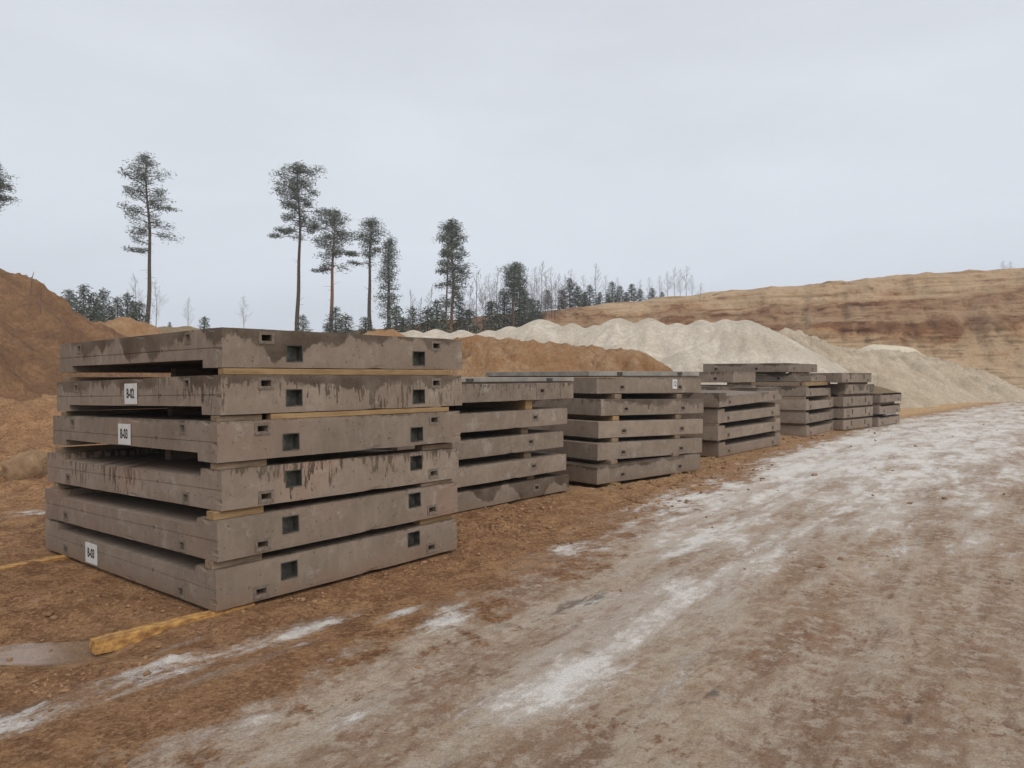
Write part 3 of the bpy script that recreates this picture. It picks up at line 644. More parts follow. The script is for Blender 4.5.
def sign(parent, txt, y0, y1, z0, z1, face='L', size=0.108, thin=.74):
    if face == 'L':
        p = box('paper_label', -0.009, -0.005, y0, y1, z0, z1, M['paper'], parent)
    else:
        p = box('paper_label', y0, y1, -0.009, -0.005, z0, z1, M['paper'], parent)
    cu = bpy.data.curves.new('lettering', 'FONT'); cu.body = txt; cu.size = size; cu.align_x = 'CENTER'; cu.align_y = 'CENTER'; cu.extrude = 0.0008; cu.offset = 0.0022
    to = bpy.data.objects.new('tmp', cu); C.objects.link(to)
    dg = bpy.context.evaluated_depsgraph_get(); me = bpy.data.meshes.new_from_object(to.evaluated_get(dg)); bpy.data.objects.remove(to)
    me.name = 'lettering'; me.materials.clear(); me.materials.append(M['ink'])
    o = bpy.data.objects.new('lettering', me); C.objects.link(o); o.parent = p
    if face == 'L':
        o.matrix_local = Matrix.Translation((-0.0102, (y0+y1)/2, (z0+z1)/2)) @ Matrix(((0, 0, -1, 0), (-1, 0, 0, 0), (0, 1, 0, 0), (0, 0, 0, 1))) @ Matrix.Diagonal((thin, 1, 1, 1))
    else:
        o.matrix_local = Matrix.Translation(((y0+y1)/2, -0.0102, (z0+z1)/2)) @ Matrix(((1, 0, 0, 0), (0, 0, -1, 0), (0, 1, 0, 0), (0, 0, 0, 1))) @ Matrix.Diagonal((thin, 1, 1, 1))
    return p
sign(slabs1[0], 'B-03', 1.99, 2.24, .02, .195); sign(slabs1[3], 'B-03', 1.41, 1.65, .068, .238); sign(slabs1[4], 'B-02', 1.36, 1.60, .072, .242)

g2 = 'concrete slabs of the second stack'
D2 = (math.sin(R(41)), math.cos(R(41)))
S2 = [(0.80, 10.15, 0.0, .85, 0.1, 'dark wet slab lying on the mud, bottom slab of the second stack', .3),
      (0.76, 10.1, .29, 0.0, 0.0, 'dry slab, second from the bottom of the second stack', 0), (0.72, 10.1, .612, 0, 0, 'dry slab, third from the bottom of the second stack', 0),
      (0.78, 10.15, .932, 0, 0, 'dry slab, fourth from the bottom of the second stack', 0), (0.88, 10.3, 1.285, .05, .75, 'slab closely streaked with dark drips under the thin plate of the second stack', 0)]
for x, y, z, wt, dr_, lab, md in S2:
    slab('B', x-D2[0]*3.0, y-D2[1]*3.0, z, 41, 0, 0, lab, g2, wt, dr_, 0, md)
g3 = 'concrete slabs of the third stack'
S3 = [(1.253, 10.63, 0.0, 48.4, 0, .25, 0, 'wet footed slab raised on timber, bottom slab of the third stack', .4), (1.29, 10.9, .323, 50, -.022, 0, 0, 'dry slab, second from the bottom of the third stack', 0),
      (1.32, 11.05, .647, 50.6, -.022, 0, 0, 'dry slab in the middle of the third stack', 0), (1.38, 11.2, .985, 50.4, -.018, .35, .25, 'slab with wet drips along its upper edge, fourth from the bottom of the third stack', 0),
      (1.33, 11.35, 1.325, 51.5, -.008, .1, 0, 'pale slab with a small white number label in the third stack', 0)]
s3 = [slab('C', x, y, z, yw, sr, 0, lab, g3, wt, dr_, 0, md) for x, y, z, yw, sr, wt, dr_, lab, md in S3]
sign(s3[4], '12', 1.84, 1.96, .075, .235, 'R', size=0.12)
# thin plates lying on the second and third stacks
def plate(x, y, z, yaw, W_, L_, t_, label, group=None):
    o = empty('cover_plate', (x, y, z), (0, 0, R(90-yaw))); tag(o, label, 'plate', group)
    p1 = box('plate_sheet', 0, W_, 0, L_, 0.02, t_, M['metal'], o, 0.004)
    box('edge_rail', 0.03, W_-0.03, 0.03, 0.10, 0.0, 0.0185, M['wood_o'], o); box('edge_rail', 0.03, W_-0.03, L_-0.10, L_-0.03, 0.0, 0.0185, M['wood_o'], o)
    for fx in (0.25, 0.8):
        box('lug', W_*fx-.06, W_*fx+.06, -0.012, -0.001, 0.03, t_-0.012, M['steel'], o)
    return o
plate(-1.0, 8.35, 1.513, 41, 2.9, 2.3, .075, 'thin grey plate lying on top of the second stack', 'thin plates lying on stacks')
plate(1.28, 12.0, 1.588, 51.5, 2.95, 2.9, .10, 'thin grey plate lying on top of the third stack', 'thin plates lying on stacks')

g4 = 'concrete slabs of the fourth stack'
S4 = [(4.08, 14.26, 0.0, 0, 0, 'bottom slab of the fourth stack, touching the brown soil', .4), (4.03, 14.12, .337, 0, 0, 'second slab from the bottom of the fourth stack', 0),
      (4.05, 14.2, .667, .1, .1, 'third slab from the bottom of the fourth stack', 0), (4.05, 14.1, .99, .5, .2, 'dark wet slab on top of the fourth stack, showing its upper face', 0)]
for i, (x, y, z, wt, dr_, lab, md) in enumerate(S4): slab('D', x, y, z, 39.4, (0, .003, .006, .02)[i], 0, lab, g4, wt, dr_, 0, md)
g5 = 'concrete slabs of the fifth stack'
S5 = [(7.75, 19.0, 0.0, 36.3, -.005, 0, 0, 'bottom slab of the fifth stack, touching the brown soil', .3), (7.70, 18.9, .353, 36, -.005, 0, 0, 'second slab from the bottom of the fifth stack', 0),
      (7.70, 18.9, .70, 36, -.004, 0, 0, 'third slab from the bottom of the fifth stack', 0), (7.9, 19.4, 1.045, 36.6, -.004, .3, .1, 'fourth slab from the bottom of the fifth stack, under the overhanging slabs', 0)]
for x, y, z, yw, sr, wt, dr_, lab, md in S5: slab('E', x, y, z, yw, sr, 0, lab, g5, wt, dr_, 0, md)
slab('Q', 8.35, 20.15, 1.44, 37, 0, 0, 'grey overhanging slab just below the highest slab of the fifth stack', g5, .3, 0)
slab('K', 7.75, 20.25, 1.715, 37, 0, 0.003, 'thin highest slab lying across the top of the fifth stack', g5, .25, .05)
gb = 'concrete slabs of the back row stack'
for i in range(5):
    slab('Bk', 5.66, 18.45, .015+i*.355, 39.5, 0, 0, ['bottom', 'second', 'third', 'fourth', 'streaked topmost'][i] + ' slab of the narrow stack hidden behind the fourth stack', gb, .2 if i < 4 else .1, .6 if i == 4 else .1)
g6 = 'concrete slabs of the sixth stack'
for i in range(5):
    o_ = [0, .04, .02, .12, -.06][i]
    slab('G6', 9.72+o_, 21.2+o_, .005+i*.345+(.02 if i > 2 else 0), 47, 0, 0, ['slotted slab on the ground under the sixth stack', 'second slotted slab from the bottom of the sixth stack', 'cleanest slotted slab in the middle of the sixth stack', 'dark slotted slab jutting out below the top of the sixth stack', 'slotted slab on top of the sixth stack'][i], g6, (0, 0, 0, .8, .15)[i], (0, 0, 0, .2, .1)[i], 0, .2 if i == 0 else 0)
g7 = 'concrete slabs of the seventh stack'
for i in range(3):
    slab('H7', 11.62+.05*i, 22.9+.03*i, .005+i*.37, 43, 0, 0, ['bottom', 'middle', 'top'][i] + ' slab of the last and lowest stack', g7, (.2, .15, .3)[i], .1)
# small tapering soil load on the last stack
def frustum(name, x, y, z, yaw, W_, L_, h, inset, mat):
    n = 14; xs = np.linspace(0, W_, n+1); ys = np.linspace(0, L_, n+1); X_, Y_ = np.meshgrid(xs, ys)
    e_ = np.minimum(np.minimum(X_, W_-X_), np.minimum(Y_, L_-Y_)); Z_ = np.clip(e_/inset, 0, 1)*h
    Z_ = Z_ + (e_ > 0)*0.03*fbm(X_*3, Y_*3, 3)
    idx_ = np.arange((n+1)**2).reshape(n+1, n+1); q_ = np.stack([idx_[:-1, :-1], idx_[:-1, 1:], idx_[1:, 1:], idx_[1:, :-1]], -1).reshape(-1, 4)
    o = mesh(name, np.stack([X_, Y_, Z_], -1), q_, mat); o.location = (x, y, z); o.rotation_euler = (0, 0, R(90-yaw)); return o
tag(frustum('soil_load', 11.75, 23.0, 1.035, 43, 2.15, 2.2, .24, .6, M['tan']), 'flat topped load of yellowish soil on top of the last stack', 'soil')

# timber spacers -----------------------------------------------------
def spacer(base, x, y, z, yaw, a0, a1, b0, b1, h, mat, label, group, tilt=0.0, tiltL=0.0):
    """a bar in the frame of a stack: a along the road face, b into the stack"""
    yw = R(yaw); cx, cy = (a0+a1)/2, (b0+b1)/2
    X0 = x + math.sin(yw)*cx - math.cos(yw)*cy; Y0 = y + math.cos(yw)*cx + math.sin(yw)*cy
    lx, ly = (a1-a0)/2, (b1-b0)/2
    o = box('timber_spacer', -lx, lx, -ly, ly, 0, h, mat, None, 0.004)
    ax = Vector((math.sin(yw), math.cos(yw), tilt)).normalized(); ay = Vector((-math.cos(yw), math.sin(yw), tiltL)); az_ = ax.cross(ay).normalized(); ay = az_.cross(ax).normalized()
    o.location = (X0, Y0, z + tiltL*cy + tilt*cx); o.rotation_euler = Matrix((ax, ay, az_)).transposed().to_euler()
    tag(o, label, 'timber', group); return o
gs1 = 'timber spacers between the slabs of the nearest stack'
gapn = ['lowest gap', 'second gap from the ground', 'third gap from the ground', 'fourth gap from the ground', 'highest gap']
for i in range(5):
    _, x, y, z, yaw, sr, sL = S1[i][:7]; z1 = z + .28; h = S1[i+1][3] - z1 - .004
    up = i < 3
    full = i >= 3
    wd = M['wood'] if i >= 3 else M['wood_o']
    if full:
        spacer('', x, y, z1+.001, yaw, .03 if i == 4 else .42, 2.22, .02, .10, h, wd, 'yellow timber bar on the road side, %s of the nearest stack' % gapn[i], gs1, sr, sL)
        if i == 3: spacer('', x, y, z1+.001, yaw, .02, .36, .04, .13, h, M['wood_o'], 'short dark block under the near corner, fourth gap of the nearest stack', gs1, sr, sL)
    else:
        spacer('', x, y, z1+.001, yaw, .0, .38, .05, .15, h, M['wood'] if i == 1 else M['wood_o'], 'short timber block under the near corner, %s of the nearest stack' % gapn[i], gs1, sr, sL)
        spacer('', x, y, z1+.001, yaw, 1.93, 2.32, .05, .15, h, M['wood'] if i == 0 else M['wood_o'], 'short timber block at the right end, %s of the nearest stack' % gapn[i], gs1, sr, sL)
    mh = .055 if i != 2 else .115
    spacer('', x, y, z1+.001-(.0605 if i < 3 else 0), yaw, .55, 2.3, 1.9, 2.0, h+.0585*(2 if i == 2 else 1), M['wood_o'], 'added dark timber bar across the middle, %s of the nearest stack' % gapn[i], gs1, sr, sL)  # added bar, stops background light showing through so the gap reads dark
    spacer('', x, y, z1+.001, yaw, .03, 2.3, 3.02, 3.12, h, M['wood_o'], 'dark timber bar at the left end, %s of the nearest stack' % gapn[i], gs1, sr, sL)
gs2 = 'timber spacers between the slabs of the second stack'
for i in range(4):
    x, y, z = S2[i][:3]; z1 = z+.225; h = S2[i+1][2]-z1-.002; bx_, by_ = x-D2[0]*3, y-D2[1]*3
    spacer('', bx_, by_, z1+.001, 41, 2.2, 2.34, .10, 2.4, h, M['wood'] if i == 3 else M['wood_o'], 'timber spacer in the %s of the second stack, right hand one' % ['lowest gap', 'second gap', 'third gap', 'highest gap'][i], gs2)
    spacer('', bx_, by_, z1+.001, 41, .45, .6, .03, 2.4, h, M['wood_o'], 'timber spacer in the %s of the second stack, hidden left hand one' % ['lowest gap', 'second gap', 'third gap', 'highest gap'][i], gs2)
gs3 = 'timber spacers between the slabs of the third stack'
for i in range(4):
    x, y, z, yw, sr = S3[i][:5]; z1 = z+.258; h = S3[i+1][2]-z1-.004
    for s_, (a0, nm) in enumerate(((.42, 'left hand one'), (2.0, 'right hand one'))):
        spacer('', x, y, z1+.002, yw, a0, a0+.15, .09, 3.1, h, M['wood'] if (i, s_) in ((2, 0),) else M['wood_o'], 'timber spacer in the %s of the third stack, %s' % (['lowest gap', 'second gap', 'third gap', 'highest gap'][i], nm), gs3, sr)
spacer('', 1.253, 10.63, -.075, 48.4, .3, .42, -.1, 3.1, .073, M['wood'], 'timber bearer under the bottom slab of the third stack, left hand one', gs3)
spacer('', 1.253, 10.63, -.075, 48.4, 1.9, 2.02, -.05, 3.1, .073, M['wood_o'], 'timber bearer under the bottom slab of the third stack, right hand one', gs3)
for nm, gs, SS, t_, Wd, Ld in (('fourth', 'timber spacers between the slabs of the fourth stack', [(s[0], s[1], s[2], 39.4) for s in S4], .28, 3.5, 2.35),
                       ('fifth', 'timber spacers between the slabs of the fifth stack', [(s[0], s[1], s[2], s[3]) for s in S5], .285, 3.15, 2.35)):
    for i in range(3):
        x, y, z, yw = SS[i]; z1 = z+t_; h = SS[i+1][2]-z1-.006
        for s_, (a0, n2) in enumerate(((.05, 'near corner'), (Wd-.24, 'right hand end'))):
            spacer('', x, y, z1+.002, yw, a0, a0+.15, .06, Ld-.05, h, M['wood'] if (i+s_) == 3 else M['wood_o'], 'timber spacer in the %s gap of the %s stack, at its %s' % (['lowest', 'middle', 'highest'][i], nm, n2), gs)
spacer('', 7.9, 19.4, 1.332, 36.6, .1, 2.9, .05, .15, .10, M['wood'], 'pale timber bar below the overhanging slabs on the fifth stack', 'timber spacers between the slabs of the fifth stack')
spacer('', 7.9, 19.4, 1.332, 36.6, .1, 2.9, 1.9, 2.0, .10, M['wood_o'], 'rear timber bar below the overhanging slabs on the fifth stack', 'timber spacers between the slabs of the fifth stack')
spacer('', 8.0, 20.5, 1.642, 37, .02, .10, .25, 1.95, .07, M['wood_o'], 'added dark timber bar closing the left side under the highest slab of the fifth stack', 'timber spacers between the slabs of the fifth stack')  # added to keep the bright background from showing through this gap
spacer('', 7.9, 19.4, 1.332, 36.6, .15, .25, .2, 1.85, .10, M['wood_o'], 'added dark timber bar on the left side below the overhanging slabs of the fifth stack', 'timber spacers between the slabs of the fifth stack')  # bar added only to block the pale show-through and darken the gap
spacer('', 8.0, 20.5, 1.642, 37, .15, 2.0, .1, .2, .07, M['wood_o'], 'front timber bar under the highest slab of the fifth stack', 'timber spacers between the slabs of the fifth stack')
spacer('', 8.0, 20.5, 1.642, 37, .1, 2.0, 2.0, 2.1, .07, M['wood_o'], 'rear timber bar under the highest slab of the fifth stack', 'timber spacers between the slabs of the fifth stack')
for i in range(4):
    for b0, nm in ((.1, 'front'), (3.0, 'rear')):
        spacer('', 5.66, 18.45, .296+i*.355, 39.5, .05, 1.45, b0, b0+.1, .073, M['wood_o'], '%s timber spacer in the %s gap of the narrow hidden stack' % (nm, ['lowest', 'second', 'third', 'highest'][i]), 'timber spacers in the hidden stack')
for i in range(4):
    h = .345-.285 + (.02 if i == 2 else 0)
    for b0, nm in ((.12, 'front'), (2.1, 'rear')):
        spacer('', 9.74, 21.22, .291+i*.345+(.02 if i > 2 else 0), 47, .1, 2.1, b0, b0+.1, h-.002, M['wood_o'], '%s timber spacer in the %s gap of the sixth stack' % (nm, ['lowest', 'second', 'third', 'highest'][i]), 'timber spacers between the slabs of the sixth stack')
for i in range(2):
    for b0, nm in ((.1, 'front'), (2.1, 'rear')):
        spacer('', 11.65, 22.95, .291+i*.37, 43, .1 if (i or b0 > 1) else 1.1, 2.1 if (i or b0 > 1) else 2.45, b0, b0+.1, .083, M['paper'] if (i == 0 and b0 < 1) else M['wood_o'], '%s timber in the %s gap of the last stack' % (nm if (i or b0 > 1) else 'snow white jutting', ['lower', 'upper'][i]), 'timber spacers between the slabs of the last stack')
# beams under the nearest stack
def beam(p0, p1, w_, z0, z1, mat, label, dz=0.0):
    p0 = Vector(p0); p1 = Vector(p1); d = p1-p0; ln = d.length; n = 24
    V = []; Fc = []
    rr_ = random.Random(5)
    for i in range(n+1):
        t = i/n
        for (a, b_) in ((-w_/2, z0), (w_/2, z0), (w_/2, z1), (-w_/2, z1)):
            j = 0.004
            V.append((t*ln, a+rr_.uniform(-j, j), b_+rr_.uniform(-j, 0)+dz*(1-t)))
    for i in range(n):
        for k in range(4): Fc.append([4*i+k, 4*i+(k+1) % 4, 4*i+4+(k+1) % 4, 4*i+4+k])
    Fc += [[3, 2, 1, 0], [4*n, 4*n+1, 4*n+2, 4*n+3]]
    Fc = [f[::-1] for f in Fc]
    o = mesh('timber_beam', V, Fc, mat); o.location = (p0.x, p0.y, 0); o.rotation_euler = (0, 0, math.atan2(d.y, d.x)); finish(o, .004, 1)
    return tag(o, label, 'timber', 'timber beams under the nearest stack')
a = gp(92, 641); beam((a[0], a[1]-.02), (-1.87, 5.17), .09, -.10, -.012, M['wood_y'], 'yellow bark flecked timber beam poking out under the near corner of the nearest stack', 0.028)
beam((-4.9, 5.62), (-2.9, 8.35), .10, -.125, -.062, M['wood_y'], 'yellow timber beam poking out at the far left end of the nearest stack', 0.03)

# sand lump on the left
def lump(name, x, y, z, r, sq, mat, seed):
    n, m_ = 24, 16; V = []; Fc = []
    for j in range(m_+1):
        ph_ = math.pi*j/m_
        for i in range(n):
            t_ = 2*math.pi*i/n; d = Vector((math.sin(ph_)*math.cos(t_), math.sin(ph_)*math.sin(t_), math.cos(ph_)))
            k = r*(1+0.4*float(fbm(np.array([d.x*1.7+seed]), np.array([d.y*1.7+d.z]), 3)[0]))
            V.append((x+d.x*k, y+d.y*k, z+d.z*k*sq))
    for j in range(m_):
        for i in range(n): Fc.append([j*n+i, (j+1)*n+i, (j+1)*n+(i+1) % n, j*n+(i+1) % n])
    return mesh(name, V, Fc, mat, smooth=True)
lx, ly = -7.65, 11.3
tag(lump('sand_lump', lx, ly, Hs(lx, ly)+.08, .34, .95, M['stone'], 3.0), 'rounded tan sand lump lying at the foot of the brown bank', 'lump')

# ------------------------------------------------------------------ clods and pebbles: nobody could count them
ico_v = []; ph_ = (1+5**.5)/2
for a_ in (-1, 1):
    for b_ in (-ph_, ph_): ico_v += [(a_, b_, 0), (0, a_, b_), (b_, 0, a_)]
ico_v = np.array(ico_v)/math.hypot(1, ph_)
import itertools
ico_f = []
for tr in itertools.combinations(range(12), 3):
    p = ico_v[list(tr)]
    if all(abs(np.linalg.norm(p[i]-p[j])-2/math.hypot(1, ph_)) < 1e-3 for i, j in ((0, 1), (1, 2), (0, 2))):
        nrm = np.cross(p[1]-p[0], p[2]-p[0]); ico_f.append(tr if nrm.dot(p.sum(0)) > 0 else (tr[0], tr[2], tr[1]))
ico_f = np.array(ico_f)
def clods(name, pts, sizes, mat, kind, seed, sink=0.2):
    rs = np.random.RandomState(seed); n = len(pts)
    V = ico_v[None]*(1+rs.uniform(-.55, .45, (n, 12, 1))); V = V*sizes[:, None, None]*rs.uniform(.6, 1.2, (n, 1, 3))
    V[:, :, 2] *= .7
    z = H(pts[:, 0], pts[:, 1]) + sizes*(.5-sink)*.5
    V = V + np.stack([pts[:, 0], pts[:, 1], z], -1)[:, None, :]
    Fc = (ico_f[None]+12*np.arange(n)[:, None, None]).reshape(-1, 3)
    o = mesh(name, V.reshape(-1, 3), Fc, mat); tag(o, kind='stuff'); return o
rs = np.random.RandomState(11)
n = 110000
rad_ = np.exp(rs.uniform(math.log(3.0), math.log(30), n)); an_ = rs.uniform(R(-44), R(44), n)
P = np.stack([rad_*np.sin(an_), rad_*np.cos(an_)], -1); rd_ = road_d(P[:, 0], P[:, 1])
dens = np.exp(-((rd_+0.6)/0.55)**2)*1.0 + 0.12*(rd_ < 0) + 0.03*(rd_ >= 0)
dens = dens*np.clip(0.4+1.6*fbm(P[:, 0]*1.1, P[:, 1]*1.1, 3), 0.05, 1.5)*sstep(2.5, 6, rad_)
keep = (rs.rand(n) < dens*.9)
for fx, fy, yw, W_, L_, zt in FOOT:
    dx, dy = P[:, 0]-fx, P[:, 1]-fy; a_ = dx*math.sin(yw)+dy*math.cos(yw); c_ = -dx*math.cos(yw)+dy*math.sin(yw)
    keep &= ~((a_ > -.04) & (a_ < W_+.04) & (c_ > -.04) & (c_ < L_+.04))
P = P[keep]; rad_ = rad_[keep]
sz = (0.004+0.024*rs.rand(len(P))**6)*np.clip(rad_/6, .6, 2.0)
o = clods('soil_clods', P, sz, M['clod'], 'stuff', 5)
tag(o, 'brown soil clods and pebbles strewn over the churned verge', 'soil clods')

# ------------------------------------------------------------------ trees
def tube(V, Fc, pts, rads, n=5):
    base = len(V)
    for i, (p, r) in enumerate(zip(pts, rads)):
        d = (pts[min(i+1, len(pts)-1)] - pts[max(i-1, 0)]).normalized()
        u = d.orthogonal().normalized(); v = d.cross(u)
        for k in range(n):
            a_ = 2*math.pi*k/n; V.append(p + u*math.cos(a_)*r + v*math.sin(a_)*r)
    for i in range(len(pts)-1):
        for k in range(n): Fc.append([base+i*n+k, base+i*n+(k+1) % n, base+(i+1)*n+(k+1) % n, base+(i+1)*n+k])
class Leaves:
    def __init__(s, seed): s.V = []; s.tone = []; s.fr = []; s.r = np.random.RandomState(seed)
    def clump(s, c, r, flat, n, size, tone):
        r_ = s.r; p = r_.normal(0, 0.5, (n, 3)); p *= np.minimum(1, 1/np.maximum(1e-6, np.linalg.norm(p, axis=1)))[:, None]; p[:, 2] *= flat
        p = p*r + np.array(c)
        d = r_.normal(0, 1, (n, 3)); d[:, 2] *= 0.6; d /= np.linalg.norm(d, axis=1)[:, None]
        e_ = r_.normal(0, 1, (n, 3)); e_ = np.cross(d, e_); e_ /= np.linalg.norm(e_, axis=1)[:, None]
        sz_ = size*r_.uniform(.6, 1.4, n)[:, None]
        tri = np.stack([p-d*sz_*.6-e_*sz_*.16, p-d*sz_*.6+e_*sz_*.16, p+d*sz_*.8+e_*sz_*.1, p+d*sz_*.8-e_*sz_*.1], 1)
        s.V.append(tri); t = np.clip(tone + r_.uniform(-.3, .3, n), 0, 1); s.tone.append(np.repeat(t, 4))
        f = (r_.rand(n) < .35)*np.clip((p[:, 2]-c[2])/max(r*flat, .01)*.8+.6, 0, 1); s.fr.append(np.repeat(f, 4))
    def build(s, mat, parent):
        V = np.concatenate(s.V).reshape(-1, 3); nf = len(V)//4
        o = mesh('crown', V, np.arange(nf*4).reshape(nf, 4), mat, parent); attr(o, 'tone', np.concatenate(s.tone)); attr(o, 'frost', np.concatenate(s.fr)); return o

def tall_pine(px, topy, cbot, half, d, seed, label, red=False, twin=False, shape='umbrella', lean=0.0, bare=(), dens=1.0, low=None):
    rg = random.Random(seed); x, y, zt = wp(px, topy+3, d); z0 = land(x, y) - .2; Hh = zt - z0
    cb = wp(px, cbot, d)[2] - z0; hw = half/F*d*1.1
    root = empty('pine_tree', (x, y, z0)); tag(root, label, 'pine tree', 'tall pines on the skyline')
    V = []; Fc = []
    def bend(z, k=0): return Vector((lean*z/Hh + .13*math.sin(z*.33+seed)+.05*math.sin(z*.9+seed), .2*math.cos(z*.3+seed), z))
    pts = [bend(Hh*i/16) for i in range(17)]
    rads = [.21*(1-.82*(i/16))+.02 for i in range(17)]
    tube(V, Fc, pts, rads, 7)
    if twin:
        pts2 = [Vector((-.75+.045*Hh*i/16*.8, .3, Hh*.86*i/16)) for i in range(17)]; tube(V, Fc, pts2, [r*.75 for r in rads], 6)
    lv = Leaves(seed)
    cl_h = Hh - cb; nl = int(46*dens)
    azs = 0
    for i in range(nl):
        t = (i+rg.random())/nl               # 0 bottom of crown, 1 top
        z = cb + cl_h*(t**0.9)*.97
        if shape == 'umbrella': w_ = (0.55+0.75*math.sin(min(1, t*1.15)*math.pi*.55))*(1-t)**.42 if t > .35 else .55+.45*rg.random()
        elif shape == 'narrow': w_ = (1-t)**.55*(.55+.45*min(1, t*3+.3))
        elif shape == 'egg': w_ = math.sin(math.pi*(t*.8+.17))**.8
        else: w_ = 1-t*.8
        w_ *= rg.uniform(.55, 1.05)
        if t < .22 and rg.random() < .4: continue
        azs += 2.4 + rg.uniform(-.5, .5)
        ln = hw*w_; c0 = bend(z); rise = rg.uniform(-.15, .6) if t > .3 else rg.uniform(-.35, .25)
        ln *= rg.choice((.6, .85, 1, 1, 1.15)); dirv = Vector((math.cos(azs), math.sin(azs), rise))
        p1 = c0+dirv*ln*.55+Vector((0, 0, ln*.05)); p2 = c0+dirv*ln+Vector((0, 0, ln*.12))
        tube(V, Fc, [c0, p1, p2], [.05, .03, .012], 4)
        nc = max(3, int(ln*2.6)+1)
        tone = rg.uniform(.15, .75)
        for k in range(nc):
            s_ = .42+.62*(k+rg.random()*.6)/nc
            c = c0+dirv*ln*s_+Vector((rg.uniform(-.3, .3), rg.uniform(-.3, .3), ln*.1*s_+rg.uniform(-.1, .2)))
            lv.clump(c, rg.uniform(.45, .95), rg.uniform(.45, .75), int(44*dens), .15, tone+rg.uniform(-.15, .15))
    top = bend(Hh); 
    for k in range(3): lv.clump(top+Vector((rg.uniform(-.2, .2), rg.uniform(-.2, .2), -.35*k)), .5, .9, 35, .16, .5)
    for (sx_, sy_, sr_) in (low or ()):      # extra boughs: side offset m, height share of crown, radius
        c0 = bend(cb+cl_h*sy_); c = c0+Vector((sx_, rg.uniform(-.4, .4), sx_*0+abs(sx_)*.06)); tube(V, Fc, [c0, (c0+c)/2+Vector((0, 0, .1)), c], [.05, .03, .015], 4)
        for k in range(5): lv.clump(c+Vector((rg.uniform(-sr_, sr_), rg.uniform(-.4, .4), rg.uniform(-.15, .15))), .55, .4, 40, .17, .35)
    for k in range(9):                       # dead snags under the crown
        z = Hh*rg.uniform(.3, 1)*cb/Hh; c0 = bend(z); a_ = rg.uniform(0, 6.3); l_ = rg.uniform(.3, 1.0)
        tube(V, Fc, [c0, c0+Vector((math.cos(a_)*l_, math.sin(a_)*l_, rg.uniform(-.2, .4)))], [.02, .008], 3)
    mesh('trunk', V, Fc, M['bark_red'] if red else M['bark'], root, smooth=True)
    lv.build(M['needle'], root)
    return root
tall_pine(149, 153, 252, 27, 72, 11, 'tall slender pine standing alone on the left, above the nearest stack', shape='umbrella', dens=.85, low=[(-1.7, .02, .7), (-1.2, .2, .7), (2.0, .45, .6)])
tall_pine(299, 163, 238, 27, 74, 23, 'tallest broad crowned pine of the row with a long bare trunk', dens=1.0, shape='umbrella', low=[(-2.3, .0, .6), (-1.8, .08, .5), (1.5, .15, .6)])
tall_pine(333, 208, 272, 20, 72, 35, 'pine with a warm reddish trunk just right of the tallest pine', red=True, dens=.95, low=[(-1.3, .04, .5), (1.9, .3, .4)])
tall_pine(371, 217, 266, 15, 76, 47, 'straight pine with a small one sided crown in the middle of the row', dens=.8, low=[(-1.6, .05, .5), (-1.9, .25, .4)])
tall_pine(390, 236, 318, 14, 76, 59, 'thin pine with a ragged crown reaching almost to the ground', shape='narrow', dens=.9)
tall_pine(450, 218, 306, 16, 74, 61, 'dense dark pine with two reddish trunks at the right of the row', red=True, twin=True, shape='egg', dens=1.25, lean=.3)
tall_pine(-16, 160, 212, 24, 60, 73, 'pine crown cut off by the left edge of the photo', dens=1.3, shape='egg')
tall_pine(514, 262, 300, 12, 78, 85, 'shorter broad pine among the bare birches left of the cliff', dens=.9, shape='umbrella')

def young_conifer(seed, hgt, wide, frost=True, name='conifer_tree'):
    rg = random.Random(seed); V = []; Fc = []; lv = Leaves(seed)
    tube(V, Fc, [Vector((0, 0, 0)), Vector((.03, 0, hgt*.5)), Vector((0, .02, hgt))], [.07, .05, .012], 5)
    n = int(hgt*13); a_ = 0
    for i in range(n):
        t = i/n; z = hgt*(.06+.92*t); ln = wide*(1-t)**.8*rg.uniform(.5, 1.1)+.08; a_ += 2.4+rg.uniform(-.4, .4)
        dv = Vector((math.cos(a_), math.sin(a_), .35)); c0 = Vector((0, 0, z)); tube(V, Fc, [c0, c0+dv*ln], [.018, .006], 3)
        tone = rg.uniform(.1, .8)
        for k in range(max(1, int(ln*2.4)+1)):
            lv.clump(c0+dv*ln*(.35+.7*(k+.5)/max(1, int(ln*2.4)+1)), .27, .7, 17, .13, tone)
    root = empty(name); mesh('trunk', V, Fc, M['bark'], root, smooth=True); lv.build(M['needle_frost'] if frost else M['needle'], root); return root
